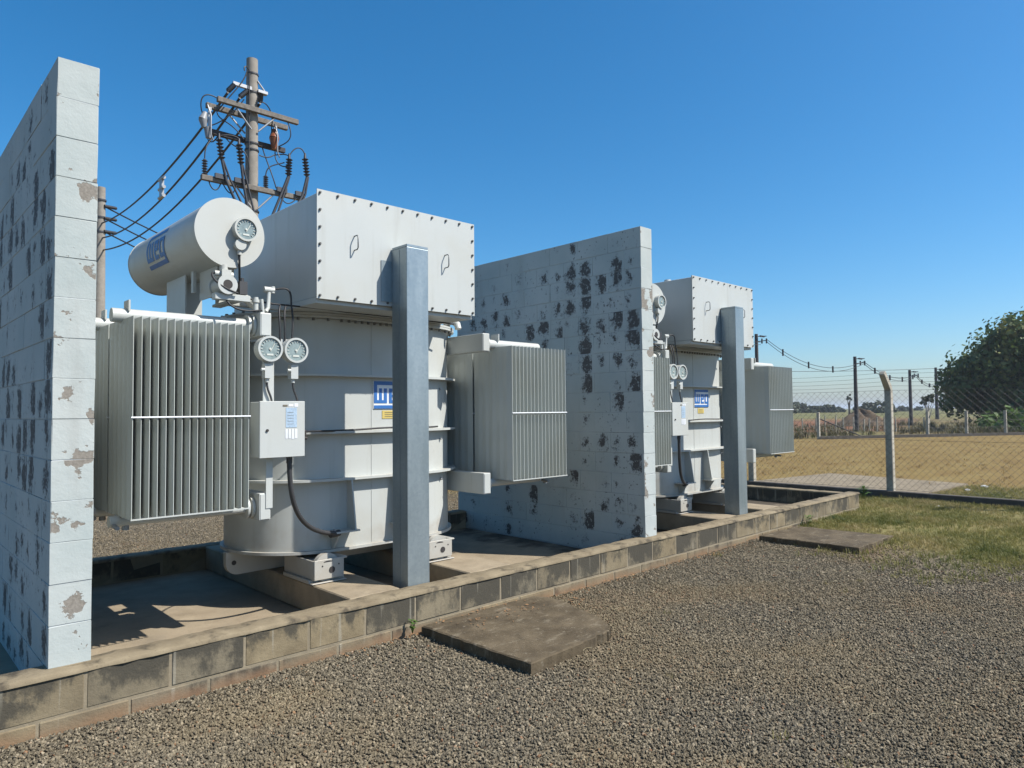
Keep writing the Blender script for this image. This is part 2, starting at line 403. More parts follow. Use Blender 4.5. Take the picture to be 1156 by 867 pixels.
# ------------------------------------------------------------------ mesh helpers
class MB:
    """collects boxes, prisms, cylinders and tubes; build() links them as ONE mesh object"""
    def __init__(s, o=(0, 0, 0)):
        s.v, s.f, s.sm, s.o = [], [], [], Vector(o)
    def add(s, vs, fs, smooth=False):
        n = len(s.v)
        s.v += [tuple(Vector(a) - s.o) for a in vs]
        s.f += [tuple(i + n for i in f) for f in fs]
        s.sm += [smooth] * len(fs)
        return s
    def box(s, x0, x1, y0, y1, z0, z1):
        vs = [(x0, y0, z0), (x1, y0, z0), (x1, y1, z0), (x0, y1, z0), (x0, y0, z1), (x1, y0, z1), (x1, y1, z1), (x0, y1, z1)]
        return s.add(vs, [(3, 2, 1, 0), (4, 5, 6, 7), (0, 1, 5, 4), (1, 2, 6, 5), (2, 3, 7, 6), (3, 0, 4, 7)])
    def prism(s, poly, z0, z1, smooth=False):
        """poly: ccw list of (x, y)"""
        n = len(poly)
        bot = [(x, y, z0) for x, y in poly]; top = [(x, y, z1) for x, y in poly]
        s.add(bot + top, [(i, (i + 1) % n, n + (i + 1) % n, n + i) for i in range(n)], smooth)
        s.add(bot, [tuple(reversed(range(n)))]); s.add(top, [tuple(range(n))])
        return s
    def extrude(s, poly3, d):
        """poly3: planar list of 3D points, extruded by vector d"""
        n = len(poly3); d = Vector(d)
        a = [Vector(q) for q in poly3]; b = [q + d for q in a]
        nrm = (a[1] - a[0]).cross(a[2] - a[1])
        if nrm.dot(d) > 0: a, b = a[::-1], b[::-1]
        s.add(a + b, [tuple(range(n)), tuple(reversed(range(n, 2 * n)))] + [((i + 1) % n, i, n + i, n + (i + 1) % n) for i in range(n)])
        return s
    def cyl(s, a, b, r0, r1=None, n=20, caps=True, smooth=True):
        a, b = Vector(a), Vector(b); r1 = r0 if r1 is None else r1
        d = (b - a).normalized()
        u = d.orthogonal().normalized(); v = d.cross(u)
        ra = [a + (u * math.cos(2 * math.pi * i / n) + v * math.sin(2 * math.pi * i / n)) * r0 for i in range(n)]
        rb = [b + (u * math.cos(2 * math.pi * i / n) + v * math.sin(2 * math.pi * i / n)) * r1 for i in range(n)]
        s.add(ra + rb, [(i, (i + 1) % n, n + (i + 1) % n, n + i) for i in range(n)], smooth)
        if caps:
            s.add(ra, [tuple(reversed(range(n)))]); s.add(rb, [tuple(range(n))])
        return s
    def ring(s, c, axis, ro, ri, depth, n=28):
        """washer: from c along axis by depth"""
        c = Vector(c); d = Vector(axis).normalized(); u = d.orthogonal().normalized(); v = d.cross(u)
        def circ(r, o): return [c + d * o + (u * math.cos(2 * math.pi * i / n) + v * math.sin(2 * math.pi * i / n)) * r for i in range(n)]
        A, B, C, D = circ(ro, 0), circ(ro, depth), circ(ri, depth), circ(ri, 0)
        q = lambda o1, o2: [(o1 + i, o1 + (i + 1) % n, o2 + (i + 1) % n, o2 + i) for i in range(n)]
        s.add(A + B, q(0, n), True); s.add(B + C, q(0, n)); s.add(C + D, q(0, n), True)
        return s
    def tube(s, pts, r, n=6, caps=True):
        pts = [Vector(q) for q in pts]
        m = len(pts); rings = []
        u = None
        for i, q in enumerate(pts):
            d = (pts[min(i + 1, m - 1)] - pts[max(i - 1, 0)]).normalized()
            if u is None: u = d.orthogonal().normalized()
            u = (u - d * u.dot(d))
            u = u.normalized() if u.length > 1e-6 else d.orthogonal().normalized()
            v = d.cross(u)
            rr = r[i] if isinstance(r, (list, tuple)) else r
            rings += [q + (u * math.cos(2 * math.pi * k / n) + v * math.sin(2 * math.pi * k / n)) * rr for k in range(n)]
        fs = [(i * n + k, i * n + (k + 1) % n, (i + 1) * n + (k + 1) % n, (i + 1) * n + k) for i in range(m - 1) for k in range(n)]
        s.add(rings, fs, True)
        if caps:
            s.add(rings[:n], [tuple(reversed(range(n)))]); s.add(rings[-n:], [tuple(range(n))])
        return s
    def mesh(s, name, mat, bevel=0.0, seg=1):
        me = bpy.data.meshes.new(name)
        me.from_pydata(s.v, [], s.f)
        me.polygons.foreach_set('use_smooth', s.sm)
        if bevel:
            bm = bmesh.new(); bm.from_mesh(me)
            es = [e for e in bm.edges if len(e.link_faces) == 2 and e.calc_face_angle(0) > 0.6]
            bmesh.ops.bevel(bm, geom=es, offset=bevel, segments=seg, affect='EDGES', profile=0.5)
            bm.to_mesh(me); bm.free()
        me.materials.append(MT[mat] if isinstance(mat, str) else mat)
        me.update()
        return me
    def build(s, name, mat, parent=None, bevel=0.0, seg=1, loc=(0, 0, 0)):
        o = bpy.data.objects.new(name, s.mesh(name, mat, bevel, seg))
        o.location = loc
        COL.objects.link(o)
        if parent is not None: o.parent = parent
        return o

def inst(name, me, parent=None, loc=(0, 0, 0), rot=(0, 0, 0), scale=(1, 1, 1)):
    o = bpy.data.objects.new(name, me)
    o.location = loc; o.rotation_euler = rot; o.scale = scale
    COL.objects.link(o)
    if parent is not None: o.parent = parent
    return o

def empty(name, loc=(0, 0, 0)):
    o = bpy.data.objects.new(name, None)
    o.location = loc
    o.empty_display_size = 0.2
    COL.objects.link(o)
    return o

def tag(o, label=None, cat=None, group=None, kind=None):
    if label: o['label'] = label
    if cat: o['category'] = cat
    if group: o['group'] = group
    if kind: o['kind'] = kind
    return o

def copy_tree(o, parent=None):
    c = o.copy(); COL.objects.link(c)
    c.parent = parent
    for ch in list(o.children): copy_tree(ch, c)
    return c

def rrect(x0, x1, y0, y1, r, n=12):
    pts = []
    for cx, cy, a0 in ((x1 - r, y0 + r, -90), (x1 - r, y1 - r, 0), (x0 + r, y1 - r, 90), (x0 + r, y0 + r, 180)):
        for i in range(n + 1):
            a = R(a0 + 90 * i / n)
            pts.append((cx + r * math.cos(a), cy + r * math.sin(a)))
    return pts

def sag(a, b, drop, n=14):
    a, b = Vector(a), Vector(b)
    return [a.lerp(b, i / n) - Vector((0, 0, drop * 4 * (i / n) * (1 - i / n))) for i in range(n + 1)]

def bez(p0, p1, p2, p3, n=14):
    p0, p1, p2, p3 = map(Vector, (p0, p1, p2, p3))
    return [p0 * (1 - t) ** 3 + p1 * 3 * t * (1 - t) ** 2 + p2 * 3 * t * t * (1 - t) + p3 * t ** 3 for t in (i / n for i in range(n + 1))]

# ------------------------------------------------------------------ the ground
GZ = -0.25
def terrain(x, y):
    far = x + 1.72 * y
    z = GZ
    if far > 60: z -= 0.35 * min(1, (far - 60) / 40)
    if y < 4.05: z -= 0.037 * min(1, max(0, (8.2 - x) / 1.5))
    if far > 130: z += 0.75 * min(1, (far - 130) / 120)
    return z
def axis(a, b, fine0, fine1, step):
    v = []
    x = fine0
    while x <= fine1 + 1e-6: v.append(x); x += step
    s = step
    while v[-1] < b: s *= 1.35; v.append(min(b, v[-1] + s))
    s = step
    while v[0] > a: s *= 1.35; v.insert(0, max(a, v[0] - s))
    return v
xs = axis(-3000, 4500, -6, 24, 0.5); ys = axis(-3000, 4000, -6, 16, 0.5)
gm = MB()
gv = [(x, y, terrain(x, y) ) for y in ys for x in xs]
nx = len(xs)
keep = []
for j in range(len(ys) - 1):
    for i in range(nx - 1):
        keep.append((j * nx + i, j * nx + i + 1, (j + 1) * nx + i + 1, (j + 1) * nx + i))
gm.add(gv, keep, True)
# the basin is dug into the sheet: push the sheet below its floor there
gm.v = [(x, y, -0.42 if (-5.6 <= x <= 10.4 and 4.2 <= y <= 6.6) else z) for x, y, z in gm.v]
tag(gm.build('ground', 'ground'), kind='structure')

# ------------------------------------------------------------------ containment basin
KY0, KY1, RY0, RY1, EX0, EX1, LX = 3.933, 4.10, 6.68, 6.85, 10.35, 10.52, -5.0
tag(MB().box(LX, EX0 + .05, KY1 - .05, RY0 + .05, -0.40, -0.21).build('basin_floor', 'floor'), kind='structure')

def block_mesh(name, lx, ly, lz, mat, bev=0.006, jit=0.0015):
    b = MB().box(-lx / 2, lx / 2, -ly / 2, ly / 2, -lz / 2, lz / 2)
    me = b.mesh(name, mat, bev, 1)
    for v in me.vertices:
        v.co += Vector((random.uniform(-jit, jit), random.uniform(-jit, jit), random.uniform(-jit, jit)))
    return me

kerb = empty('block_kerb', ((LX + EX1) / 2, (KY0 + KY1) / 2, GZ))
tag(kerb, 'long low kerb of weathered grey concrete blocks around the transformer basin', 'kerb')
KO = kerb.location.copy()
P = 0.3905
kb = [block_mesh('kerb_block', P - 0.008, 0.163, 0.187, 'kerb', 0.007, 0.0018) for _ in range(5)]
kbl = [block_mesh('kerb_block', P - 0.008, 0.163, 0.187, 'kerb', 0.007, 0.0018) for _ in range(3)]
kbe = [block_mesh('kerb_block', 0.163, P - 0.008, 0.187, 'kerb', 0.007, 0.0018) for _ in range(3)]
def kplace(me, x, y, z): inst('kerb_block', me, kerb, Vector((x, y, z)) - KO)
x = 0.854 - 14 * P
while x < EX1 - 0.12:
    wdt = P
    if x + P > EX1:
        pass
    kplace(random.choice(kb), x + P / 2, (KY0 + KY1) / 2 + random.uniform(-.0015, .0015), -0.108)
    if x - P / 2 > LX: kplace(random.choice(kbl), x, (KY0 + KY1) / 2 + random.uniform(-.0015, .0015), -0.305)
    kplace(random.choice(kb), x + P / 2, (RY0 + RY1) / 2, -0.108)
    x += P
lastx = x
y = KY1 + .005
while y < RY0 - .1:
    kplace(random.choice(kbe), EX1 - 0.0835, y + P / 2, -0.108)
    kplace(random.choice(kbe), EX1 - 0.0835, y + P / 2, -0.305)
    y += P
mm = MB(KO)
mm.box(LX, lastx - .006, KY0 + .0058, KY1 - .004, -0.40, -0.017).box(LX, lastx - .006, RY0 + .004, RY1 - .004, -0.40, -0.017)
mm.box(EX1 - 0.158, EX1 - .006, KY1 - .003, RY0 + .003, -0.40, -0.017)
mm.build('mortar', 'kerb_mortar', kerb)
def cap_strip(ax, a, b, c0, c1, ztop, name='mortar_cap'):
    """uneven mortar screed on top of the kerb"""
    m = MB(KO); n = int((b - a) / 0.07); rows = []
    for i in range(n + 1):
        q = a + (b - a) * i / n
        e0 = c0 + random.uniform(-.006, .006); e1 = c1 + random.uniform(-.006, .006); h = ztop + random.uniform(-.004, .003)
        sec = [(e0, -0.022), (e0 + .002, h - .006), (e0 + .014, h), ((e0 + e1) / 2, h + random.uniform(-.002, .003)), (e1 - .014, h), (e1 - .002, h - .006), (e1, -0.022)]
        rows.append([(q, s_, z) if ax == 0 else (s_, q, z) for s_, z in sec])
    vs = [p_ for r_ in rows for p_ in r_]; k = 7
    fs = []
    for i in range(n):
        for j in range(k - 1):
            f = (i * k + j, (i + 1) * k + j, (i + 1) * k + j + 1, i * k + j + 1)
            fs.append(f if ax == 0 else f[::-1])
    m.add(vs, fs, True)
    m.add(rows[0], [tuple(range(k))]); m.add(rows[-1], [tuple(reversed(range(k)))])
    return m.build(name, 'cap', kerb)
cap_strip(0, LX, lastx - .004, KY0 - .004, KY1 + .004, 0.002)
cap_strip(0, LX, lastx - .004, RY0 - .004, RY1 + .004, 0.002)
cap_strip(1, KY1 + .006, RY0 - .006, EX1 - .169, EX1 + .002, 0.001)

bl = {2.40: 'wide concrete beam under the near transformer, left of the two', 3.43: 'wide concrete beam under the near transformer, right beside the steel column',
      7.03: 'concrete beam under the far transformer, next to the middle wall', 8.06: 'concrete beam under the far transformer, nearer the fence'}
for bx_, lab in bl.items():
    b = MB((bx_ + .2, 5.4, -.21))
    b.box(bx_, bx_ + (.40 if bx_ in (2.40, 7.03) else .43), KY1 + .007, RY0 - .007, -0.205, 0.0)
    tag(b.build('support_beam', 'beam', None, 0.008, 1, b.o), lab, 'beam', 'beams carrying the transformers')

# ------------------------------------------------------------------ fire walls
WY0, WY1, WT, CH = 4.003, 6.83, 0.1823, 0.2
bp = (WY1 - WY0) / 7
fw_blocks = [block_mesh('wall_block', WT, bp - 0.0015, CH - 0.0022, 'block', 0.0022, 0.0016) for _ in range(8)]
fw_half = [block_mesh('wall_block', WT, bp / 2 - 0.0015, CH - 0.0022, 'block', 0.0022, 0.0016) for _ in range(4)]
def firewall(x0, label):
    r = empty('fire_wall', (x0 + WT / 2, (WY0 + WY1) / 2, 0))
    tag(r, label, 'wall', 'painted block fire walls')
    O = r.location.copy()
    for c in range(-1, 15):
        z = c * CH + CH / 2 + 0.003
        ylo = WY0 if c >= 0 else KY1 + 0.01
        if c < 0:
            for i in range(7):
                y = WY0 + .13 + (i + .5) * (bp - .03)
                if y + bp / 2 < WY1: inst('wall_block', random.choice(fw_blocks), r, Vector((x0 + WT / 2, y, z)) - O)
            continue
        if c % 2 == 0:
            lst = [(WY0 + (i + .5) * bp, 0) for i in range(7)]
        else:
            lst = [(WY0 + bp * .25, 1)] + [(WY0 + bp * (i + 1), 0) for i in range(6)] + [(WY1 - bp * .25, 1)]
        for y, h in lst:
            inst('wall_block', random.choice(fw_half if h else fw_blocks), r,
                 Vector((x0 + WT / 2 + random.uniform(-.0015, .0015), y + random.uniform(-.001, .001), z)) - O, (0, 0, random.choice((0, math.pi))))
    m = MB(O).box(x0 + .0035, x0 + WT - .0035, WY0 + .0035, WY1 - .0035, 0.002, 15 * CH - .002)
    m.box(x0 + .006, x0 + WT - .006, KY1 + .012, WY1 - .006, -.209, 0.001)
    m.build('mortar', 'mortar_p', r)
    # ragged bedding at the foot
    f = MB(O)
    f.box(x0 - .008, x0 + WT + .008, WY0 - .006, WY0 + .09, -.004, .006)
    f.build('bedding', 'cap', r, .003)
    return r
firewall(0.7085, 'tall flaking white block wall at the left edge, nearest the camera')
firewall(5.5198, 'flaking white block wall standing between the two transformers')

# ------------------------------------------------------------------ transformer
D2 = 4.633
TR = empty('transformer', (2.96, 5.37, 0.0))
T = TR.location.copy()
def B(shift=(0, 0, 0)): return MB(T + Vector(shift))
TX0, TX1, TY0, TY1, TZ0, TZ1 = 2.105, 4.045, 4.765, 5.965, 0.205, 1.93
TRD = 0.599
tank = B().prism(rrect(TX0, TX1, TY0, TY1, TRD, 18), TZ0, TZ1, True).build('tank', 'paint', TR)
for z in (1.505, 1.075, 0.722):
    B().prism(rrect(TX0 - .07, TX1 + .07, TY0 - .07, TY1 + .07, TRD + .069, 18), z - .009, z + .009, True).build('stiffener', 'paint', tank)
B().box(2.978, 2.983, TY0 - .003, TY0, TZ0 + .01, TZ1 - .01).build('weld_seam', 'paint', tank)
for gx in (2.762, 3.175):
    B().extrude([(gx, TY0 + .002, .345), (gx, TY0 + .002, .712), (gx, TY0 - .068, .712), (gx, TY0 - .125, .345)], (.012, 0, 0)).build('gusset', 'paint', tank)
for (jx0, jx1) in ((2.55, 2.80), (3.15, 3.40)):
    B().box(jx0, jx1, TY0 - .13, TY0 + .002, .333, .345).build('jacking_plate', 'paint', tank)
    B().extrude([(jx0 + .08, TY0 + .002, .215), (jx0 + .08, TY0 + .002, .332), (jx0 + .08, TY0 - .12, .332), (jx0 + .08, TY0 - .035, .215)], (.012, 0, 0)).build('gusset', 'paint', tank)
for bx_, bz in ((2.60, .36), (3.20, .36), (3.70, .99), (3.70, .65), (3.70, 1.42)):
    B().cyl((bx_, TY0 + .06 if bz > .5 else TY0 - .10, bz), (bx_, TY0 + .035 if bz > .5 else TY0 - .115, bz), .009, n=10).build('earthing_stud', 'galvl', tank)
base = B().prism(rrect(TX0 - .025, TX1 + .025, TY0 - .03, TY1 + .03, TRD + .024, 18), .184, .2045, True).build('base_plate', 'paint', TR)
def skid(y0, X0):
    X1 = 6.07 - X0
    pts = [(X0, .183), (X0, .12)]
    for i in range(7):
        a = R(180 + 90 * i / 6); pts.append((X0 + .09 + .09 * math.cos(a), .10 + .09 * math.sin(a)))
    pts += [(X0 + .3, .012), (X1 - .3, .012)]
    for i in range(7):
        a = R(270 + 90 * i / 6); pts.append((X1 - .09 + .09 * math.cos(a), .10 + .09 * math.sin(a)))
    pts += [(X1, .183)]
    s = B().extrude([(a, y0, z) for a, z in pts], (0, .05, 0)).build('skid_beam', 'paint', TR)
    for hx in (X0 + .06, X1 - .06):
        B().cyl((hx, y0 + .001, .10), (hx, y0 - .002, .10), .018, n=14).build('towing_hole', 'hole', s)
skid(5.30, 2.056); skid(5.56, 2.25)
def wheelbox(x0, y0, sgn):
    x1 = x0 + .235; y1 = y0 + .475
    b = B()
    fy = y0 if sgn < 0 else y1
    b.box(x0, x0 + .012, y0 + .012, y1, .03, .165).box(x1 - .012, x1, y0 + .012, y1, .03, .165).box(x0, x1, y0, y0 + .012, .03, .17)
    b.box(x0 + .012, x1 - .012, y0 + .012, y1, .135, .147)
    b.box(x1 - .005, x1 + .03, y0 + .004, y1, .158, .170).box(x0 - .02, x1 + .02, y0 - .008, y0 + .03, .004, .012).box(x0 - .02, x1 + .03, y0 + .05, y1 - .02, .002, .029)
    h = b.build('wheel_housing', 'paint', TR, .003)
    cx = (x0 + x1) / 2
    B().cyl((cx, y0 + .03, .105), (cx, y0 + .075, .105), .102, n=30).build('wheel', 'paint', h)
    B().cyl((cx + .02, y0 - .004, .092), (cx + .02, y0 + .01, .092), .023, n=18).build('axle', 'hole', h)
    B().extrude([(cx - .01 + .036 * math.cos(R(a)), y0 - .0015, .150 + .010 * math.sin(R(a))) for a in range(0, 181, 20)], (0, .002, 0)).build('slot', 'hole', h)
    for q in (-.055, .075):
        B().cyl((cx + q, y0 - .002, .125), (cx + q, y0 + .002, .125), .006, n=8).build('bolt', 'hole', h)
wheelbox(2.408, 4.60, -1); wheelbox(3.415, 4.60, -1)
# cover and its bolts
CX0, CX1, CY0, CY1 = TX0 - .06, TX1 + .06, TY0 - .06, TY1 + .06
cover = B().prism(rrect(CX0, CX1, CY0, CY1, TRD + .058, 18), 1.932, 1.948, True).prism(rrect(CX0, CX1, CY0, CY1, TRD + .058, 18), 1.951, 1.967, True).build('tank_cover', 'paint', TR)
cb = B()
for q in rrect(CX0 + .03, CX1 - .03, CY0 + .03, CY1 - .03, TRD + .027, 9):
    cb.cyl((q[0], q[1], 1.912), (q[0], q[1], 1.985), .011, n=6, smooth=False)
for i in range(12):
    xx = CX0 + .72 + i * (CX1 - CX0 - 1.44) / 11
    for yy in (CY0 + .03, CY1 - .03): cb.cyl((xx, yy, 1.912), (xx, yy, 1.985), .011, n=6, smooth=False)
tag(cb.build('cover_bolts', 'bolt', cover), kind='stuff')
# terminal box
BX0, BX1, BZ0, BZ1, BY0, BY1 = 2.2666, 3.6623, 1.9966, 2.7451, 4.3037, 5.75
tbox = B().box(BX0 + .018, BX1 - .018, BY0 + .016, BY1, BZ0 + .014, BZ1 - .016).build('terminal_box', 'paint', TR, .004)
B().box(BX0 + .01, BX1 - .01, BY0 + .03, BY1, 1.970, BZ0 + .012).build('box_flange', 'paint', tbox)
B().box(BX0, BX1, BY0, BY0 + .006, BZ0, BZ1).box(BX0 + .004, BX1 - .004, BY0 + .008, BY0 + .0155, BZ0 + .004, BZ1 - .004).build('front_cover', 'paint', tbox)
bm_ = MB().cyl((0, 0, 0), (0, -.008, 0), .0098, n=6, smooth=False).cyl((0, -.009, 0), (0, -.015, 0), .006, n=8).mesh('bolt', 'bolt')
nxb, nzb = 11, 6
bpos = []
for i in range(nxb):
    xx = BX0 + .022 + (BX1 - BX0 - .044) * i / (nxb - 1)
    bpos += [(xx, BZ0 + .022), (xx, BZ1 - .022)]
for j in range(1, nzb):
    zz = BZ0 + .022 + (BZ1 - BZ0 - .044) * j / nzb
    bpos += [(BX0 + .022, zz), (BX1 - .022, zz)]
for xx, zz in bpos: inst('bolt', bm_, tbox, Vector((xx, BY0, zz)) - T, (0, random.uniform(0, 1), 0))
ub = B()
for i in range(18):
    xx = BX0 + .06 + (BX1 - BX0 - .12) * i / 17
    ub.cyl((xx, BY0 + .20, BZ0 - .018), (xx, BY0 + .20, BZ0 + .03), .010, n=6, smooth=False)
tag(ub.build('flange_bolts', 'bolt', tbox), kind='stuff')
for hx, hz in ((2.555, 2.415), (3.36, 2.398)):
    z0, z1, so_ = hz - .05, hz + .05, .05
    pts = [(hx, BY0 + .002, z0), (hx, BY0 - so_ + .012, z0), (hx, BY0 - so_, z0 + .012), (hx, BY0 - so_, z1 - .012), (hx, BY0 - so_ + .012, z1), (hx, BY0 + .002, z1)]
    B().tube(pts, .0045, 8).build('handle', 'handle', tbox)
for lx, ly in ((2.40, 4.72), (3.52, 4.72), (2.40, 5.5)):
    B().cyl((lx, ly, BZ1 - .02), (lx, ly, BZ1 + .02), .045, .038, n=16).build('top_plug', 'paint', tbox)
# conservator
CXc, CZc, CR, CYa, CYb = 1.75, 2.385, 0.2205, 4.47, 5.90
cons = B().cyl((CXc, CYa + .006, CZc), (CXc, CYb, CZc), CR, n=56).build('conservator', 'paint', TR)
B().cyl((CXc, CYa, CZc), (CXc, CYa + .012, CZc), CR + .004, n=56).build('end_plate', 'paint', cons)
B().cyl((CXc, CYb - .004, CZc), (CXc, CYb + .006, CZc), CR + .004, n=56).build('end_plate', 'paint', cons)
LOGO = [(0, .86, 1.5, 1.0), (0, 0, 1.5, .12), (0, .2, .13, .87), (.22, .2, .34, .74), (.43, .2, .56, .74), (.01, .2, .55, .31),
        (.66, .2, .78, .74), (.67, .63, 1.0, .74), (.67, .42, .99, .51), (.88, .43, 1.0, .73), (.67, .2, 1.0, .31),
        (1.08, .2, 1.2, .74), (1.09, .63, 1.49, .74), (1.37, .01, 1.5, .73), (1.09, .2, 1.49, .31)]
lg = B()
for i, (u0, v0, u1, v1) in enumerate(LOGO):
    n = 10; rr = CR + .0012 + .00012 * i
    vs, fs = [], []
    for k in range(n + 1):
        v = v0 + (v1 - v0) * k / n
        a = math.pi - (v - .5) * .255 / CR
        for u in (u0, u1):
            vs.append((CXc + rr * math.cos(a), 5.45 - u * .262, CZc + rr * math.sin(a)))
    fs = [(2 * k, 2 * k + 1, 2 * k + 3, 2 * k + 2) for k in range(n)]
    lg.add(vs, fs, True)
tag(lg.build('logo', 'blue', cons), 'blue block lettering between two bars on the side of the cylinder')
def dial(cx, cz, y, r, depth, par, marks=14):
    """round dial instrument facing the camera side (-Y)"""
    d = B().cyl((cx, y + depth, cz), (cx, y + .012, cz), r * .97, n=32).ring((cx, y + .016, cz), (0, -1, 0), r, r * .84, .018, 36).build('dial_gauge', 'paint', par)
    B().cyl((cx, y + .0115, cz), (cx, y + .0095, cz), r * .86, n=32).build('dial_face', 'dial', d)
    t = B()
    for i in range(marks):
        a = R(225 - 270 * i / (marks - 1))
        ca, sa = math.cos(a), math.sin(a)
        p0 = Vector((cx + ca * r * .60, y + .007, cz + sa * r * .60)); p1 = Vector((cx + ca * r * .76, y + .007, cz + sa * r * .76))
        t.tube([p0, p1], .0022, 4)
    t.tube([(cx + .012 * r, y + .006, cz - .2 * r), (cx + .35 * r, y + .006, cz + .42 * r)], .0030, 4)
    t.cyl((cx, y + .0085, cz), (cx, y + .004, cz), r * .09, n=10)
    t.box(cx - .26 * r, cx + .26 * r, y + .0065, y + .0085, cz - .52 * r, cz - .38 * r)
    t.build('needle', 'dialmark', d)
    return d
dial(1.832, 2.412, CYa - .055, .078, .056, cons)
lb = B().cyl((1.80, CYa + .001, 2.31), (1.80, CYa - .045, 2.31), .036, n=20).cyl((1.80, CYa - .02, 2.275), (1.80, CYa - .02, 2.245), .014, n=12).build('level_switch', 'paint', cons)
B().tube(bez((1.80, CYa - .02, 2.245), (1.80, CYa - .02, 2.15), (1.83, 4.52, 2.1), (1.86, 4.58, 2.0)), .007, 6).build('cable', 'rubber', cons)
# conservator saddles and shelf
for (y0, y1, x0, x1, zb) in ((5.03, 5.42, 1.66, 1.84, 1.80), (4.53, 4.84, 1.69, 1.86, 1.985)):
    ym = (y0 + y1) / 2
    sd = B().box(x0, x0 + .010, y0, y1, zb, 2.26).build('saddle', 'paint', cons)
    B().box(x0 + .011, x1, ym - .005, ym + .005, zb, 2.22).build('saddle_web', 'paint', sd)
B().box(1.655, 1.675, 4.86, 4.90, 2.04, 2.24).build('saddle_stop', 'paint', cons)
B().box(1.645, 1.87, 4.44, 4.50, 1.945, 1.985).build('support_bracket', 'paint', TR, .002)
B().box(1.80, 2.30, 4.80, 4.86, 1.969, 2.005).build('support_bracket', 'paint', TR, .002)
B().box(1.78, 1.84, 4.502, 4.86, 1.950, 1.968).build('support_bracket', 'paint', TR, .002)
for y in (5.06, 5.32): B().box(1.62, 2.30, y, y + .08, 1.752, 1.80).build('support_bracket', 'paint', TR, .002)
# gas relay and piping
rel = B((.075, .17, .015)).cyl((1.79, 4.60, 2.055), (1.79, 4.74, 2.055), .052, n=20).ring((1.79, 4.60, 2.055), (0, -1, 0), .062, .030, .014, 24).cyl((1.79, 4.74, 2.055), (1.79, 4.756, 2.055), .062, n=24)
rel.box(1.765, 1.825, 4.62, 4.70, 2.105, 2.155).cyl((1.73, 4.655, 2.13), (1.765, 4.655, 2.13), .018, n=12).cyl((1.825, 4.655, 2.125), (1.845, 4.655, 2.125), .024, n=12)
rel.tube([(1.79, 4.75, 2.055), (1.90, 4.80, 2.05), (2.02, 4.86, 2.02), (2.12, 4.92, 1.97)], .028, 12)
rel.tube([(1.79, 4.66, 2.10), (1.79, 4.66, 2.19)], .026, 12)
gr = rel.build('gas_relay', 'paint', TR)
B((.075, .17, .015)).cyl((1.79, 4.594, 2.055), (1.79, 4.588, 2.055), .030, n=16).build('relay_window', 'hole', gr)
vl = B().cyl((1.985, 4.50, 2.05), (2.055, 4.50, 2.05), .020, n=12).cyl((2.045, 4.50, 2.03), (2.045, 4.50, 2.075), .016, n=10).tube([(2.02, 4.50, 2.04), (2.015, 4.50, 1.93), (1.995, 4.49, 1.90)], .014, 8)
vl.tube([(1.93, 4.50, 1.99), (1.93, 4.50, 1.90)], .017, 10).cyl((1.93, 4.50, 1.955), (1.93, 4.50, 1.975), .026, n=6).tube([(1.965, 4.49, 1.98), (1.975, 4.49, 1.89)], .012, 8)
vl.build('sampling_valve', 'paint', TR, 0)
B().box(1.80, 1.85, 4.44, 4.50, 1.99, 2.075).cyl((1.825, 4.47, 2.075), (1.825, 4.47, 2.10), .014, n=8).build('relay_terminal', 'conduit', gr)
wires = [bez((1.88, 4.56, 2.0), (1.95, 4.45, 1.93), (2.2, 4.60, 1.985), (2.6, 4.60, 1.972)),
         bez((2.6, 4.60, 1.972), (3.0, 4.60, 1.968), (3.3, 4.60, 1.97), (3.7, 4.62, 1.965)),
         bez((1.72, 4.46, 1.95), (1.74, 4.40, 1.86), (1.86, 4.40, 1.88), (1.95, 4.45, 1.90)),
         bez((2.055, 4.50, 2.055), (2.16, 4.48, 2.09), (2.17, 4.48, 2.06), (2.17, 4.48, 1.96)),
         bez((2.17, 4.48, 1.96), (2.18, 4.46, 1.85), (2.16, 4.44, 1.78), (2.155, 4.44, 1.70)),
         bez((2.10, 4.50, 1.95), (2.06, 4.46, 1.9), (2.085, 4.44, 1.8), (2.075, 4.46, 1.60)),
         bez((2.14, 4.50, 1.95), (2.10, 4.46, 1.9), (2.115, 4.44, 1.8), (2.11, 4.46, 1.60)),
         bez((1.78, 4.42, 1.99), (1.62, 4.40, 2.02), (1.60, 4.46, 2.12), (1.66, 4.485, 2.115))]
wb = B()
for q in wires: wb.tube(q, .0065, 6)
wb.build('control_wiring', 'rubber', TR)
# winding and oil thermometers
brk = B().box(1.955, 2.03, 4.437, 4.449, 1.30, 1.725).box(2.03, 2.17, 4.46, 4.472, 1.60, 1.72)
brk.build('gauge_bracket', 'paint', TR, .002)
for gx, gz in ((1.978, 1.643), (2.158, 1.642)):
    g = dial(gx, gz, 4.375, .084, .075, TR)
    B().box(gx - .028, gx + .022, 4.395, 4.445, 1.452, 1.545).cyl((gx - .004, 4.42, 1.452), (gx - .004, 4.42, 1.425), .013, n=10).cyl((gx - .052, 4.40, 1.507), (gx - .030, 4.40, 1.507), .011, n=10).build('gauge_terminal', 'paint', g)
    B().tube(bez((gx - .004, 4.42, 1.43), (gx - .004, 4.42, 1.36), (gx + .02, 4.42, 1.36), (gx + .03, 4.42, 1.295)), .007, 6).build('cable', 'conduit', g)
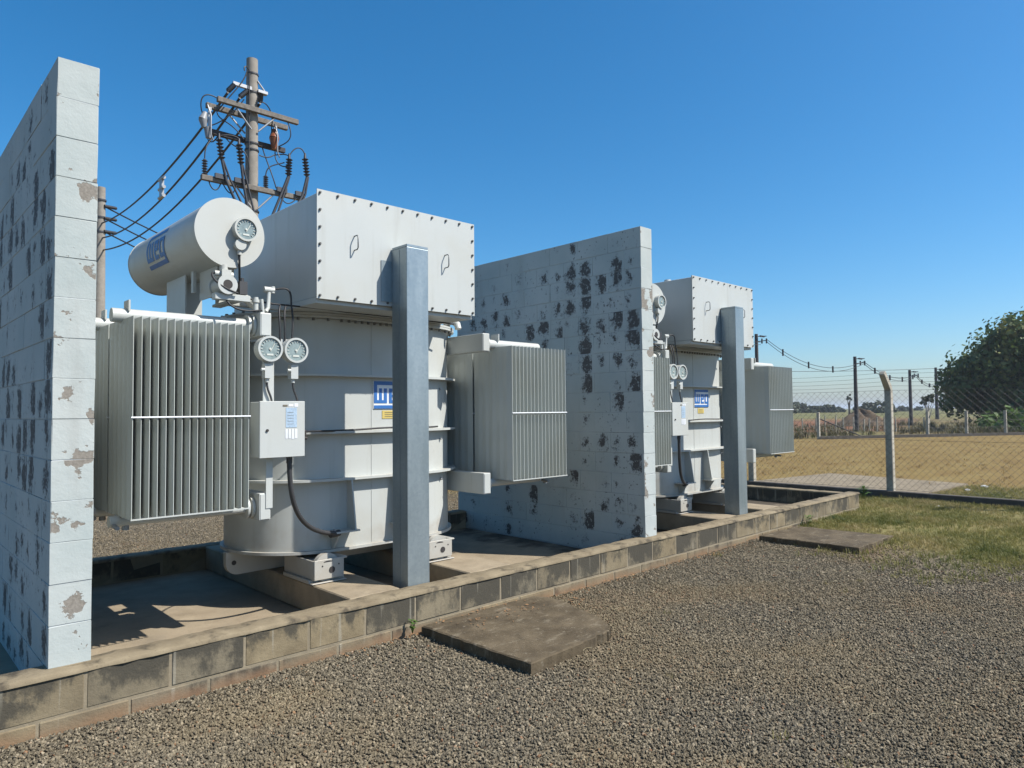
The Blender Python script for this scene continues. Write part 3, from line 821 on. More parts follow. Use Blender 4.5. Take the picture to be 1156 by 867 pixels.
# control cabinet
PX0, PX1, PY0, PY1, PZ0, PZ1 = 1.90, 2.202, 4.35, 4.51, .938, 1.297
cab = B().box(PX0, PX1, PY0 + .018, PY1, PZ0, PZ1).build('control_cabinet', 'paint', TR, .004)
B().box(PX0 - .004, PX1 + .004, PY0, PY0 + .017, PZ0 - .004, PZ1 + .004).build('cabinet_door', 'paint', cab, .003)
B().box(2.072, 2.148, PY0 - .002, PY0 + .001, 1.128, 1.258).build('label', 'lblblue', cab)
B().box(2.05, 2.083, PY0 - .002, PY0 + .001, 1.266, 1.278).build('label', 'ink', cab)
B().box(2.09, 2.122, PY0 - .002, PY0 + .001, 1.266, 1.281).box(2.130, 2.156, PY0 - .002, PY0 + .001, 1.264, 1.286).build('label', 'white', cab)
for i in range(4): B().box(2.068 + i * .022, 2.068 + i * .022 + .017, PY0 - .002, PY0 + .001, 1.058 - random.uniform(0, .006), 1.118).build('tag', 'white', cab)
sc_ = B()
for i in range(5): sc_.box(2.082, 2.125, PY0 - .003, PY0 - .0015, 1.15 + i * .019, 1.152 + i * .019)
sc_.build('label_lines', 'ink', cab)
B().cyl((1.945, PY0 + .001, 1.112), (1.945, PY0 - .008, 1.112), .009, n=12).build('lock', 'hole', cab)
B().cyl((2.135, 4.43, PZ0), (2.135, 4.43, PZ0 - .05), .02, n=12).tube(bez((2.135, 4.43, PZ0 - .02), (2.14, 4.43, .65), (2.18, 4.47, .40), (2.62, 4.66, .335), 24), .0165, 10).cyl((2.56, 4.65, .332), (2.64, 4.665, .335), .024, n=12).build('conduit', 'conduit', cab)
B().tube([(2.205, 4.41, 1.10), (2.235, 4.41, 1.10), (2.24, 4.42, 1.06)], .012, 8).tube([(2.205, 4.44, 1.09), (2.24, 4.44, 1.09)], .010, 8).tube([(2.205, 4.40, 1.06), (2.245, 4.40, 1.05)], .010, 8).build('cable_gland', 'hole', cab)
B().tube(bez((2.24, 4.44, 1.09), (2.35, 4.72, 1.095), (2.6, 4.712, 1.08), (2.95, 4.712, 1.096)), .0075, 6).tube(bez((2.95, 4.712, 1.096), (3.2, 4.712, 1.108), (3.45, 4.712, 1.088), (3.62, 4.75, 1.098)), .0075, 6).build('cable', 'rubber', cab)
B().box(1.985, 2.03, 4.452, 4.462, .60, .938).build('cabinet_strut', 'paint', cab)
# name plate and warning label
npl = B().box(2.995, 3.325, TY0 - .006, TY0 - .0005, 1.25, 1.473).build('name_plate', 'white', TR)
ln = B()
for i, (u0, v0, u1, v1) in enumerate(LOGO): ln.box(3.0 + u0 * .213, 3.0 + u1 * .213, TY0 - .0085 - .0001 * i, TY0 - .0055, 1.252 + v0 * .218, 1.252 + v1 * .218)
tag(ln.build('logo', 'blue', npl), 'blue block lettering on the white plate')
yl = B().box(3.078, 3.215, TY0 - .004, TY0 - .0005, 1.172, 1.236).build('warning_label', 'yellow', TR)
li = B()
for i in range(3): li.box(3.10, 3.19, TY0 - .0055, TY0 - .0035, 1.186 + i * .016, 1.190 + i * .016)
li.build('label_lines', 'ink', yl)
# oil manifolds along both tank ends
for mx in (1.943, 3.883):
    for (z0, z1) in ((1.732, 1.888), (.523, .70)):
        m = B().box(mx, mx + .078, 4.46, 6.28, z0, z1).build('oil_manifold', 'paint', TR, .006, 2)
        B().box(mx + .008, mx + .070, 4.457, 4.461, z0 + .008, z1 - .008).build('end_cap', 'paint', m)
B().tube([(3.86, 5.0, 1.93), (3.86, 4.9, 2.02), (3.87, 4.84, 2.02), (3.875, 4.79, 1.99), (3.876, 4.78, 1.95)], .03, 12).build('vent_pipe', 'paint', TR)
# radiators
FD, FZ0, FZ1 = 0.50, 0.632, 1.782
def fin_mesh():
    prof = []                                   # (y, half thickness)
    nch = 5
    for i in range(nch):
        a = .022 + (FD - .044) * i / nch; wd = (FD - .044) / nch
        prof += [(a, .0014), (a + wd * .3, .0095), (a + wd * .7, .0095)]
    prof = [(0, .0016)] + prof + [(FD - .022, .0014), (FD, .0016)]
    m = MB(); n = len(prof)
    for sgn in (1, -1):
        vs = []
        for yy, hh in prof:
            top = FZ1 - (.035 if yy in (0, FD) else 0)
            vs += [(sgn * hh, yy, FZ0), (sgn * hh, yy, FZ1 - .05), (sgn * .0016, yy, FZ1)]
        fs = []
        for i in range(n - 1):
            for k in range(2):
                f = (3 * i + k, 3 * i + 3 + k, 3 * i + 4 + k, 3 * i + k + 1)
                fs.append(f if sgn > 0 else f[::-1])
        m.add(vs, fs, True)
    for yy in (0, FD):
        f = [(-.0016, yy, FZ0), (.0016, yy, FZ0), (.0016, yy, FZ1), (-.0016, yy, FZ1)]
        m.add(f, [(0, 1, 2, 3) if yy == 0 else (3, 2, 1, 0)])
    m.add([(-.0085, .02, FZ0), (.0085, .02, FZ0), (.0085, FD - .02, FZ0), (-.0085, FD - .02, FZ0)], [(3, 2, 1, 0)])
    return m.mesh('fin', 'radpaint')
FIN = fin_mesh()
def radiator(side, y0):
    ym = y0 + FD / 2
    x0, x1 = (1.145, 1.818) if side < 0 else (4.088, 4.768)
    xm = 1.943 if side < 0 else 3.961
    xo = x0 - .05 if side < 0 else x1 - .12
    rad = B().box(x0 - .001, x1 + .001, y0 - .007, y0 - .001, FZ0 - .004, FZ0 + .004).build('radiator', 'paint', TR)
    B().box(x0 - .002, x1 + .002, y0 + FD + .001, y0 + FD + .007, FZ0 - .004, FZ0 + .004).build('tie_bar', 'paint', rad)
    nf = 16
    for i in range(nf): inst('fin', FIN, rad, Vector((x0 + .005 + (x1 - x0 - .01) * i / (nf - 1), y0, 0)) - T)
    for z, zz in ((1.808, 1.83), (.602, .60)):
        B().cyl((xo, ym, z), (xm, ym, z), .042 if z > 1 else .034, n=22).build('header_pipe', 'paint', rad)
        fx = xm - .022 if side < 0 else xm + .004
        B().cyl((fx, ym, z), (fx + .018, ym, z), .07, n=22).cyl((fx - .03 * side * -1, ym, z), (fx - .03 * side * -1 + .014, ym, z), .07, n=22).build('pipe_flange', 'paint', rad)
    B().tube([(x0 - .004, y0 - .005, 1.205), (x1 + .004, y0 - .005, 1.205)], .0055, 6).build('tie_bar', 'white', rad)
    B().cyl((xo + .09, ym, .575), (xo + .09, ym, .545), .02, n=10).build('drain_plug', 'ingrey', rad)
    B().cyl((xo + .02, ym - .03, .58), (xo + .02, ym - .11, .575), .013, n=8).build('drain_cock', 'ingrey', rad)
    B().box(x0 + .03, x0 + .04, ym - .05, ym + .05, 1.835, 1.90).build('lifting_eye', 'paint', rad)
for k in range(4):
    radiator(-1, 4.320 + k * .524); radiator(1, 4.320 + k * .524)
TR2 = copy_tree(TR)
TR2.location.x += D2
tag(TR, 'large white oil transformer in front, with cylindrical conservator in full view', 'transformer', 'oil transformers in the basin')
tag(TR2, 'white oil transformer farther off, partly hidden behind the middle wall', 'transformer', 'oil transformers in the basin')

# ------------------------------------------------------------------ steel columns
def column(dx, label):
    x0, x1, y0, y1, zt = 2.8627 + dx, 3.052 + dx, 4.107, 4.297, 2.427
    o = MB((x0, y0, -.21)).box(x0, x1, y0, y1, -.209, zt - .02).build('steel_column', 'galv', None, .004, 2, (x0, y0, -.21))
    tag(o, label, 'column', 'galvanised steel columns')
    MB((x0, y0, -.21)).box(x0 + .001, x1 - .001, y0 + .001, y1 - .001, zt - .019, zt).build('end_cap', 'galv', o, .002)
    MB((x0, y0, -.21)).box(x0 - .09, x0 + .02, 4.2975, 4.3025, zt - .40, zt - .10).build('bracket', 'galv', o)
    MB((x0, y0, -.21)).box(x0 - .002, x0 - .0004, y0 + .09, y0 + .094, -.2, zt - .03).build('seam', 'galv', o)
column(0, 'square galvanised steel column before the near transformer')
column(D2, 'square galvanised steel column before the far transformer')

# ------------------------------------------------------------------ concrete lids lying in the gravel
def lid(poly, z0, z1, label, tilt=0.0):
    cx = sum(a for a, b in poly) / len(poly); cy = sum(b for a, b in poly) / len(poly)
    pts = []
    n = len(poly)
    for i in range(n):
        a, b = Vector(poly[i]), Vector(poly[(i + 1) % n])
        k = 16
        for j in range(k):
            q = a.lerp(b, j / k)
            inw = (Vector((cx, cy)) - q).normalized()
            q = q + inw * (abs(random.gauss(0, .007)) + (random.random() < .18) * random.uniform(.008, .025))
            pts.append((q.x, q.y))
    m = MB((cx, cy, z0))
    bot = [(x, y, z0) for x, y in pts]
    t1 = [(x, y, z1 - .006 + (x - cx) * tilt + random.uniform(-.003, .002)) for x, y in pts]
    t2 = [(x + (cx - x) * .014 + random.uniform(-.003, .003), y + (cy - y) * .014, z1 + (x - cx) * tilt + random.uniform(-.002, .002)) for x, y in pts]
    N = len(pts)
    rr = [(i, (i + 1) % N, N + (i + 1) % N, N + i) for i in range(N)]
    m.add(bot + t1, rr); m.add(t1 + t2, rr); m.add(t2, [tuple(range(N))])
    tag(m.build('concrete_lid', 'lid', None, 0, 1, (cx, cy, z0)), label, 'concrete lid', 'square concrete lids lying in the gravel')
lid([(2.81, 3.888), (2.837, 2.864), (3.60, 2.915), (3.70, 2.97), (3.80, 3.12), (3.97, 3.70), (3.90, 3.90)], -.40, -.215, 'square brown concrete lid lying in the gravel before the near transformer')
lid([(7.44, 3.85), (7.47, 2.783), (8.453, 2.777), (8.36, 3.84)], -.40, -.20, 'square brown concrete lid at the edge of the grass, farther along the kerb')

# ------------------------------------------------------------------ chain link fence
FX = 12.36
fence = empty('chain_link_fence', (FX, 4.09, GZ))
tag(fence, 'chain link fence on bent concrete posts with strands of wire on top', 'fence')
FO = fence.location.copy()
PYS = [4.09 + 2.42 * k for k in range(-3, 3)]
def fpost(y):
    m = MB()
    poly = [(-.055, -.055), (.055, -.055), (.055, .055), (-.055, .055)]
    vs = []
    for (ox, z, s) in ((0, -.12, 1.0), (0, 1.74, .92), (-.02, 1.80, .9), (-.265, 2.04, .78)):
        c, sn = (1, 0) if z < 1.75 else (.72, .69)
        for (px, py) in poly: vs.append((ox + px * s * c, py * s, z + px * s * sn))
    fs = [(i * 4 + k, i * 4 + (k + 1) % 4, (i + 1) * 4 + (k + 1) % 4, (i + 1) * 4 + k) for i in range(3) for k in range(4)] + [(3, 2, 1, 0), (12, 13, 14, 15)]
    m.add(vs, fs)
    return m
pm = fpost(0).mesh('post', 'postc', .008)
for y in PYS: inst('post', pm, fence, Vector((FX + .03, y, GZ)) - FO, (random.uniform(-.008, .008), random.uniform(-.006, .006), 0))
MB(FO).box(FX - .075, FX + .055, -6, 13, -.40, -.135).build('base_beam', 'darkc', fence, .008)
cl = MB(FO)
ya, yb, za, zb, pit = -3.1, 8.9, -.12, 1.50, 0.105
k = ya - (zb - za)
while k < yb:
    for sg in (1, -1):
        # a wire rising to +y or -y, clipped to the panel
        a0, a1 = (k, k + zb - za)
        lo, hi = max(a0, ya), min(a1, yb)
        if hi > lo:
            if sg > 0: p0, p1 = (FX - .03, lo, za + lo - a0), (FX - .03, hi, za + hi - a0)
            else: p0, p1 = (FX - .034, lo, zb - (lo - a0)), (FX - .034, hi, zb - (hi - a0))
            cl.tube([p0, p1], .0018, 3, False)
    k += pit
tag(cl.build('wire_mesh', 'wire', fence), kind='stuff')
for (ox, z) in ((-.035, 1.505), (-.035, .70), (-.035, -.10), (-.06, 1.58), (-.13, 1.645), (-.20, 1.71), (-.265, 1.78)):
    pts = []
    for i in range(len(PYS) - 1): pts += [(FX + .01 + ox, PYS[i] + (PYS[i + 1] - PYS[i]) * t, z - .03 * 4 * t * (1 - t) * (1 if z > 1.55 else .3)) for t in (0, .25, .5, .75)]
    MB(FO).tube(pts, .0026, 4).build('wire_strand', 'wire', fence)

# slab behind the fence
m = MB((14, 5.2, GZ)).prism([(12.50, 3.76), (15.12, 3.66), (15.68, 6.40), (12.60, 6.90)], -.33, -.205)
tag(m.build('concrete_slab', 'slab', None, .012, 1, (14, 5.2, GZ)), 'flat stained concrete slab on the ground behind the fence', 'slab')

# ------------------------------------------------------------------ far boundary: low wall and short posts
fa, fb = Vector((33.3, 14.1, 0)), Vector((60.0, -1.0, 0))
dirv = (fb - fa).normalized(); nrm = Vector((dirv.y, -dirv.x, 0))
lw = empty('boundary_fence', (33.3, 14.1, GZ))
tag(lw, 'low dark wall with short pale posts along the far side of the field', 'fence')
LO = lw.location.copy()
q0, q1 = fa, fb
poly = [(q0 - nrm * .09), (q1 - nrm * .09), (q1 + nrm * .09), (q0 + nrm * .09)]
MB(LO).prism([(a.x, a.y) for a in poly][::-1], GZ - .2, GZ + .14).build('base_wall', 'darkc', lw)
pmesh = MB().box(-.06, .06, -.06, .06, 0, 1.28).mesh('post', 'postc', .01)
for d in (0.0, 6.24, 8.61, 11.06, 13.65, 16.4, 19.3):
    q = fa + dirv * d
    inst('post', pmesh, lw, Vector((q.x, q.y, GZ)) - LO)
MB(LO).tube([Vector((33.3, 14.1, GZ + 1.0)), fa + dirv * 2.4 + Vector((0, 0, GZ + .1))], .028, 6).build('brace', 'woodd', lw)
for z in (.45, .8, 1.15):
    MB(LO).tube([fa + Vector((0, 0, GZ + z)), fb + Vector((0, 0, GZ + z))], .006, 4).build('wire_strand', 'wire', lw)
# wooden stakes of a second fence behind
sf = empty('stake_fence', (49, 19.5, -.55))
tag(sf, 'row of thin wooden stakes before the red earth far behind the field', 'fence')
SO = sf.location.copy()
st = MB().cyl((0, 0, -.2), (0, 0, 1.05), .05, .04, 6).mesh('stake', 'postc')
for sx, sy in ((44.9, 23.6), (45.8, 22.7), (46.7, 21.9), (47.53, 21.2), (48.19, 20.57), (48.63, 20.15), (49.16, 19.65), (49.56, 19.27), (50.1, 18.8), (50.58, 18.31), (50.85, 18.06), (51.24, 17.68), (51.6, 17.35), (52.2, 16.8), (52.9, 16.2), (53.6, 15.5)):
    inst('stake', st, sf, Vector((sx, sy, -.5)) - SO, (random.uniform(-.04, .04), random.uniform(-.04, .04), 0), (1, 1, random.uniform(.9, 1.15)))
MB(SO).tube([(44.9, 23.6, .35), (53.6, 15.5, .35)], .012, 4).tube([(44.9, 23.6, .0), (53.6, 15.5, .0)], .012, 4).build('wire_strand', 'wire', sf)

# earth mound
mv, mf = [], []
n1, n2 = 36, 12
rs = random.Random(3)
for j in range(n2 + 1):
    for i in range(n1):
        a = 2 * math.pi * i / n1; r = 1 - j / n2
        h = (math.cos(r * math.pi) * .5 + .5) * 1.35 * (1 + .2 * math.sin(3 * a + 1) + .15 * math.sin(5 * a)) + rs.uniform(-.07, .07)
        lx = r * 3.7 * math.cos(a); ly = r * 1.9 * math.sin(a)
        mv.append((73.5 + lx * .63 - ly * .77, 26.9 - lx * .77 - ly * .63, -.62 + max(0, h) - (.3 if j == 0 else 0)))
for j in range(n2):
    for i in range(n1): mf.append((j * n1 + i, j * n1 + (i + 1) % n1, (j + 1) * n1 + (i + 1) % n1, (j + 1) * n1 + i))
mo = MB(); mo.add(mv, mf, True)
tag(mo.build('earth_mound', 'mound'), kind='structure')

# ------------------------------------------------------------------ utility pole beside the transformers
PX, PY = 6.175, 14.64
pole = empty('utility_pole', (PX, PY, GZ))
tag(pole, 'round concrete power pole with four cross-arms behind the near transformer', 'utility pole')
PO = pole.location.copy()
def PB(): return MB(PO)
PB().cyl((PX, PY, GZ - .3), (PX, PY, 8.90), .175, .118, 24).build('shaft', 'polec', pole)
for z, r in ((8.55, .135), (8.14, .14), (7.02, .15), (6.88, .15), (5.55, .16)):
    PB().ring((PX, PY, z), (0, 0, 1), r, r - .03, .03, 24).build('band', 'ins', pole)
for (y, x0, x1, z, mt) in ((PY - .20, 5.36, 7.14, 7.72, 'wood'), (PY + .20, 5.28, 7.08, 7.70, 'wood'), (PY + .20, 5.30, 7.02, 7.16, 'woodd'), (PY - .20, 5.05, 7.30, 6.02, 'wood')):
    PB().box(x0, x1, y - .045, y + .045, z - .055, z + .055).build('cross_arm', mt, pole, .008)
for sgn in (-1, 1):
    PB().tube([(PX + sgn * .08, PY - .16, 7.30), (PX + sgn * .42, PY - .20, 7.66)], .018, 6).tube([(PX + sgn * .08, PY + .16, 7.30), (PX + sgn * .42, PY + .20, 7.64)], .018, 6).tube([(PX + sgn * .08, PY - .16, 5.62), (PX + sgn * .40, PY - .20, 5.97)], .018, 6).build('brace', 'galvl', pole)
# top bracket with two strain insulators and a third on the right
def sheds(a, b, r, n, mb, core=.018):
    a, b = Vector(a), Vector(b)
    mb.cyl(a, b, core, n=8)
    for i in range(n):
        c = a.lerp(b, (i + .5) / n); d = (b - a).normalized() * (b - a).length / n * .22
        mb.cyl(c - d, c + d, r, r * .5, 12)
PB().box(5.72, 6.12, PY - .13, PY - .06, 8.17, 8.24).tube([(6.25, PY - .1, 8.42), (6.43, PY - .1, 8.22)], .018, 6).box(6.25, 6.46, PY - .16, PY - .05, 8.16, 8.22).build('top_bracket', 'galvl', pole)
for a, b in (((5.74, PY - .1, 8.16), (5.56, PY - .25, 7.93)), ((6.02, PY - .1, 8.12), (5.79, PY - .3, 7.86)), ((6.33, PY - .1, 8.14), (6.27, PY - .2, 7.93))):
    m = PB(); sheds(a, b, .055, 6, m); m.build('insulator', 'ins', pole)
PB().tube(bez((6.06, PY - .12, 8.58), (5.95, PY - .2, 8.66), (5.90, PY - .2, 8.58), (5.93, PY - .2, 8.5)), .014, 6).build('hook', 'ins', pole)
# fuse cut-outs
for cx, mt in ((5.27, 'ingrey'), (6.70, 'rust')):
    PB().box(cx + .03, cx + .09, PY + .10, PY + .16, 7.18, 7.64).build('cutout_bracket', 'galvl', pole)
    m = PB()
    if mt == 'rust':
        m.cyl((cx, PY + .02, 7.50), (cx - .02, PY, 7.30), .06, .11, 14).cyl((cx - .02, PY, 7.30), (cx - .02, PY, 7.06), .11, .05, 14)
    else:
        m.cyl((cx - .08, PY - .02, 7.44), (cx - .13, PY - .02, 7.28), .05, .085, 14).cyl((cx - .13, PY - .02, 7.28), (cx - .10, PY - .02, 7.12), .085, .05, 14).cyl((cx - .03, PY - .02, 7.14), (cx - .02, PY - .02, 6.92), .08, .05, 14)
    m.build('fuse_cutout', mt, pole)
    PB().tube([(cx - .05, PY - .06, 7.60), (cx, PY - .12, 7.38), (cx, PY - .12, 6.98), (cx + .06, PY - .10, 6.86)], .014, 6).build('fuse_link', 'galvl', pole)
# cable terminations and surge arresters on the lowest arm
drops = [((5.36, 6.84), (5.42, 6.42), (5.52, 6.02), (5.80, 5.45)), ((5.77, 6.84), (5.82, 6.42), (5.88, 6.02), (6.00, 5.40)),
         ((6.88, 6.80), (6.86, 6.42), (6.72, 6.02), (6.40, 5.20)), ((7.25, 6.90), (7.30, 6.50), (7.20, 6.05), (6.85, 5.40))]
for (a, b, c, d) in drops:
    m = PB()
    A, B_ = Vector((a[0], PY - .32, a[1])), Vector((b[0], PY - .32, b[1]))
    m.cyl(A + Vector((0, 0, .12)), A, .02, .035, 8)
    sheds(A, B_, .075, 6, m, .035)
    m.tube([B_, Vector((c[0], PY - .30, c[1])), Vector((d[0], PY - .30, d[1]))], .030, 8)
    m.tube([B_ + Vector((.03, 0, 0)), Vector((c[0] + .07, PY - .31, c[1] + .05)), Vector((d[0] + .12, PY - .30, d[1] + .02))], .022, 8)
    m.build('cable_termination', 'ins', pole)
for ax, zt in ((5.12, 6.40), (6.40, 6.35)):
    m = PB(); sheds((ax, PY - .2, 6.08), (ax, PY - .2, zt), .06, 6, m, .03); m.build('surge_arrester', 'ins', pole)
PB().box(5.30, 5.55, PY - .30, PY - .24, 6.04, 6.14).box(5.70, 5.95, PY - .30, PY - .24, 6.04, 6.14).box(6.62, 6.85, PY - .30, PY - .24, 6.04, 6.14).box(7.05, 7.25, PY - .30, PY - .24, 6.04, 6.14).build('cable_clamp', 'ins', pole)
jw = PB()
for q in (bez((5.55, PY - .1, 7.72), (5.0, PY - .1, 8.0), (5.05, PY - .1, 7.5), (5.13, PY - .02, 7.42)),
          bez((5.25, PY, 6.9), (5.28, PY - .2, 6.7), (5.33, PY - .3, 6.9), (5.36, PY - .32, 6.94)),
          bez((5.40, PY - .3, 6.93), (5.55, PY - .32, 7.0), (5.72, PY - .32, 7.0), (5.77, PY - .32, 6.95)),
          bez((5.30, PY - .1, 6.9), (5.14, PY - .2, 6.7), (5.12, PY - .2, 6.6), (5.12, PY - .2, 6.42)),
          bez((6.3, PY - .1, 6.80), (6.55, PY - .1, 6.74), (6.62, PY - .1, 6.92), (6.70, PY - .05, 6.92)),
          bez((6.68, PY - .05, 7.0), (6.62, PY - .1, 6.6), (6.88, PY - .3, 6.55), (6.92, PY - .3, 6.75)),
          bez((6.70, PY - .05, 6.92), (6.84, PY - .2, 6.95), (6.9, PY - .3, 6.9), (6.88, PY - .32, 6.82)),
          bez((6.88, PY - .3, 6.85), (7.0, PY - .3, 7.15), (7.22, PY - .3, 7.2), (7.25, PY - .32, 6.95)),
          bez((6.40, PY - .2, 6.36), (6.42, PY - .2, 6.6), (6.6, PY - .2, 6.62), (6.8, PY - .25, 6.72)),
          bez((6.26, PY - .2, 7.93), (6.5, PY - .2, 8.0), (6.62, PY - .1, 7.7), (6.62, PY, 7.55)),
          bez((5.98, PY - .2, 8.5), (5.9, PY - .2, 8.2), (5.7, PY - .2, 8.0), (5.4, PY - .1, 7.5)),
          bez((5.5, PY + .2, 7.66), (5.45, PY, 7.3), (5.6, PY - .2, 7.4), (5.9, PY - .25, 7.0)),
          bez((5.7, PY + .2, 7.1), (5.8, PY - .2, 6.7), (6.0, PY - .25, 6.9), (6.04, PY - .2, 6.4)),
          bez((6.5, PY + .2, 7.1), (6.4, PY - .2, 6.7), (6.5, PY - .3, 6.4), (6.6, PY - .28, 6.1)),
          bez((6.9, PY - .2, 7.66), (7.05, PY - .25, 7.3), (6.9, PY - .2, 7.2), (6.72, PY - .05, 7.1)),
          bez((5.45, PY - .25, 6.0), (5.6, PY - .25, 5.7), (5.7, PY - .25, 5.75), (5.75, PY - .25, 6.0)),
          bez((6.7, PY - .25, 6.0), (6.8, PY - .25, 5.75), (6.95, PY - .25, 5.8), (7.1, PY - .25, 6.0)),
          bez((5.9, PY - .25, 7.86), (5.7, PY - .2, 7.5), (5.5, PY - .1, 7.3), (5.30, PY - .02, 7.2)),
          [(6.05, PY - .16, 8.5), (6.045, PY - .17, 6.0)], [(6.62, PY, 7.6), (6.62, PY, 7.2)],
          bez((5.2, PY - .2, 6.0), (5.25, PY - .2, 5.75), (5.4, PY - .2, 5.75), (5.45, PY - .2, 6.0))):
    jw.tube(q, .013, 5)
jw.build('jumper_cable', 'rubber', pole)

# second pole behind the left wall, and the bundled cables between
P2 = Vector((6.62, 29.26, 0))
pole2 = empty('utility_pole', (P2.x, P2.y, GZ))
tag(pole2, 'concrete power pole mostly hidden behind the left wall edge', 'utility pole')
MB(pole2.location).cyl((P2.x, P2.y, GZ - .3), (P2.x, P2.y, 9.72), .24, .15, 20).build('shaft', 'polec', pole2)
m = MB(pole2.location)
for z in (9.2, 8.55, 8.0): m.ring((P2.x, P2.y, z), (0, 0, 1), .19, .15, .06, 20)
m.build('band', 'ins', pole2)
for a, b, s_, lb in (((5.56, PY - .25, 7.90), (6.64, 29.1, 8.35), .45, 'topmost of the dark cables sagging from pole to pole on the left'),
                     ((5.79, PY - .30, 7.84), (6.66, 29.1, 7.8), .62, 'middle dark cable sagging from pole to pole on the left'),
                     ((6.27, PY - .2, 7.90), (6.70, 29.1, 7.35), .70, 'lowest of the dark cables sagging from pole to pole on the left')):
    m = MB(); m.tube(sag(a, b, s_, 18), .026, 6)
    tag(m.build('overhead_cable', 'rubber'), lb, 'cable', 'cables between the two left poles')
m = MB()
c = Vector((5.85, 19.6, 7.25))
m.box(c.x - .03, c.x + .03, c.y - .1, c.y + .1, c.z - .30, c.z + .22)
for dz in (-.28, -.05, .2): m.cyl((c.x, c.y - .2, c.z + dz), (c.x, c.y + .2, c.z + dz), .045, n=10)
tag(m.build('cable_spacer', 'galvl'), 'pale spacer clamped on the cables between the left poles', 'cable spacer')
for i, (za, zb_, lb) in enumerate(((9.0, 11.4, 'uppermost thin wire leaving the left pole to the right'), (8.55, 10.6, 'middle thin wire leaving the left pole to the right'), (8.05, 9.8, 'lowest thin wire leaving the left pole to the right'))):
    m = MB(); m.tube(sag((6.75, 29.2, za), (26, 43.0, zb_ - 1.2), 1.0, 16), .03, 5)
    m.tube([(6.7, 29.1, za), (7.15, 29.3, za - .01 + .05)], .06, 6)
    tag(m.build('overhead_wire', 'rubber'), lb, 'wire', 'thin wires from the left pole')

# ------------------------------------------------------------------ poles and lines in the distance
far_poles = [((42.4, 21.8), 6.05, .12, 'far pole just right of the far transformer box'), ((52.25, 19.4), 4.90, .125, 'dark far pole with bracket left of the bent fence post'),
             ((77.1, 23.4), 4.98, .15, 'dark far pole to the right of the bent fence post'), ((107.2, 29.3), 6.62, .2, 'most distant dark pole beside the big tree')]
for (q, zt, r, lb) in far_poles:
    o = empty('utility_pole', (q[0], q[1], -.6)); L = o.location.copy()
    MB(L).cyl((q[0], q[1], -.9), (q[0], q[1], zt), r * 1.25, r * .85, 10).build('shaft', 'woodd', o)
    k = r / .12
    m = MB(L).box(q[0] + .0, q[0] + .55 * k, q[1] - .30 * k, q[1] - .22 * k, zt - .20 * k, zt - .10 * k).tube([(q[0], q[1], zt - .15 * k), (q[0] + .38 * k, q[1] - .50 * k, zt - .15 * k)], .03 * k, 5).tube([(q[0], q[1], zt - .5 * k), (q[0] + .38 * k, q[1] - .50 * k, zt - .42 * k)], .03 * k, 5)
    for s_ in (.55, 1.0): m.cyl((q[0] + .38 * k * s_, q[1] - .5 * k * s_, zt - .62 * k), (q[0] + .38 * k * s_, q[1] - .5 * k * s_, zt - .30 * k), .05 * k, n=6)
    m.build('bracket', 'ins', o)
    tag(o, lb, 'utility pole', 'poles along the far road')
def far_line(pa, pb, drop, r, name, label):
    m = MB(); pts = sag(pa, pb, drop, 20); m.tube(pts, r, 5)
    m.tube([a + Vector((0, 0, -.16)) for a in sag(pa, pb, drop * 1.08, 20)], r, 5)
    for k in range(3, 19, 5): m.cyl(pts[k] + Vector((0, 0, .12)), pts[k] + Vector((0, 0, -.32)), r * 3.0, n=6)
    tag(m.build(name, 'rubber'), label, 'cable', 'cables along the far road')
far_line((42.8, 21.3, 5.70), (52.65, 18.9, 4.55), 1.05, .018, 'overhead_cable', 'sagging cable bundle left of the dark far pole')
far_line((52.65, 18.9, 4.50), (77.5, 22.9, 4.55), .75, .022, 'overhead_cable', 'sagging cable bundle behind the bent fence post')
far_line((77.5, 22.9, 4.4), (107.8, 28.6, 5.6), 1.1, .03, 'overhead_cable', 'sagging cable bundle beside the big tree')
far_line((20.0, 26.0, 6.4), (42.4, 21.5, 5.5), .4, .015, 'overhead_cable', 'cable bundle running behind the far transformer')
m = MB(); m.tube(sag((40, 60, 7.2), (107.2, 29.3, 6.5), 1.0, 20), .03, 5)
tag(m.build('overhead_wire', 'rubber'), 'single thin wire across the far sky to the most distant pole', 'wire')

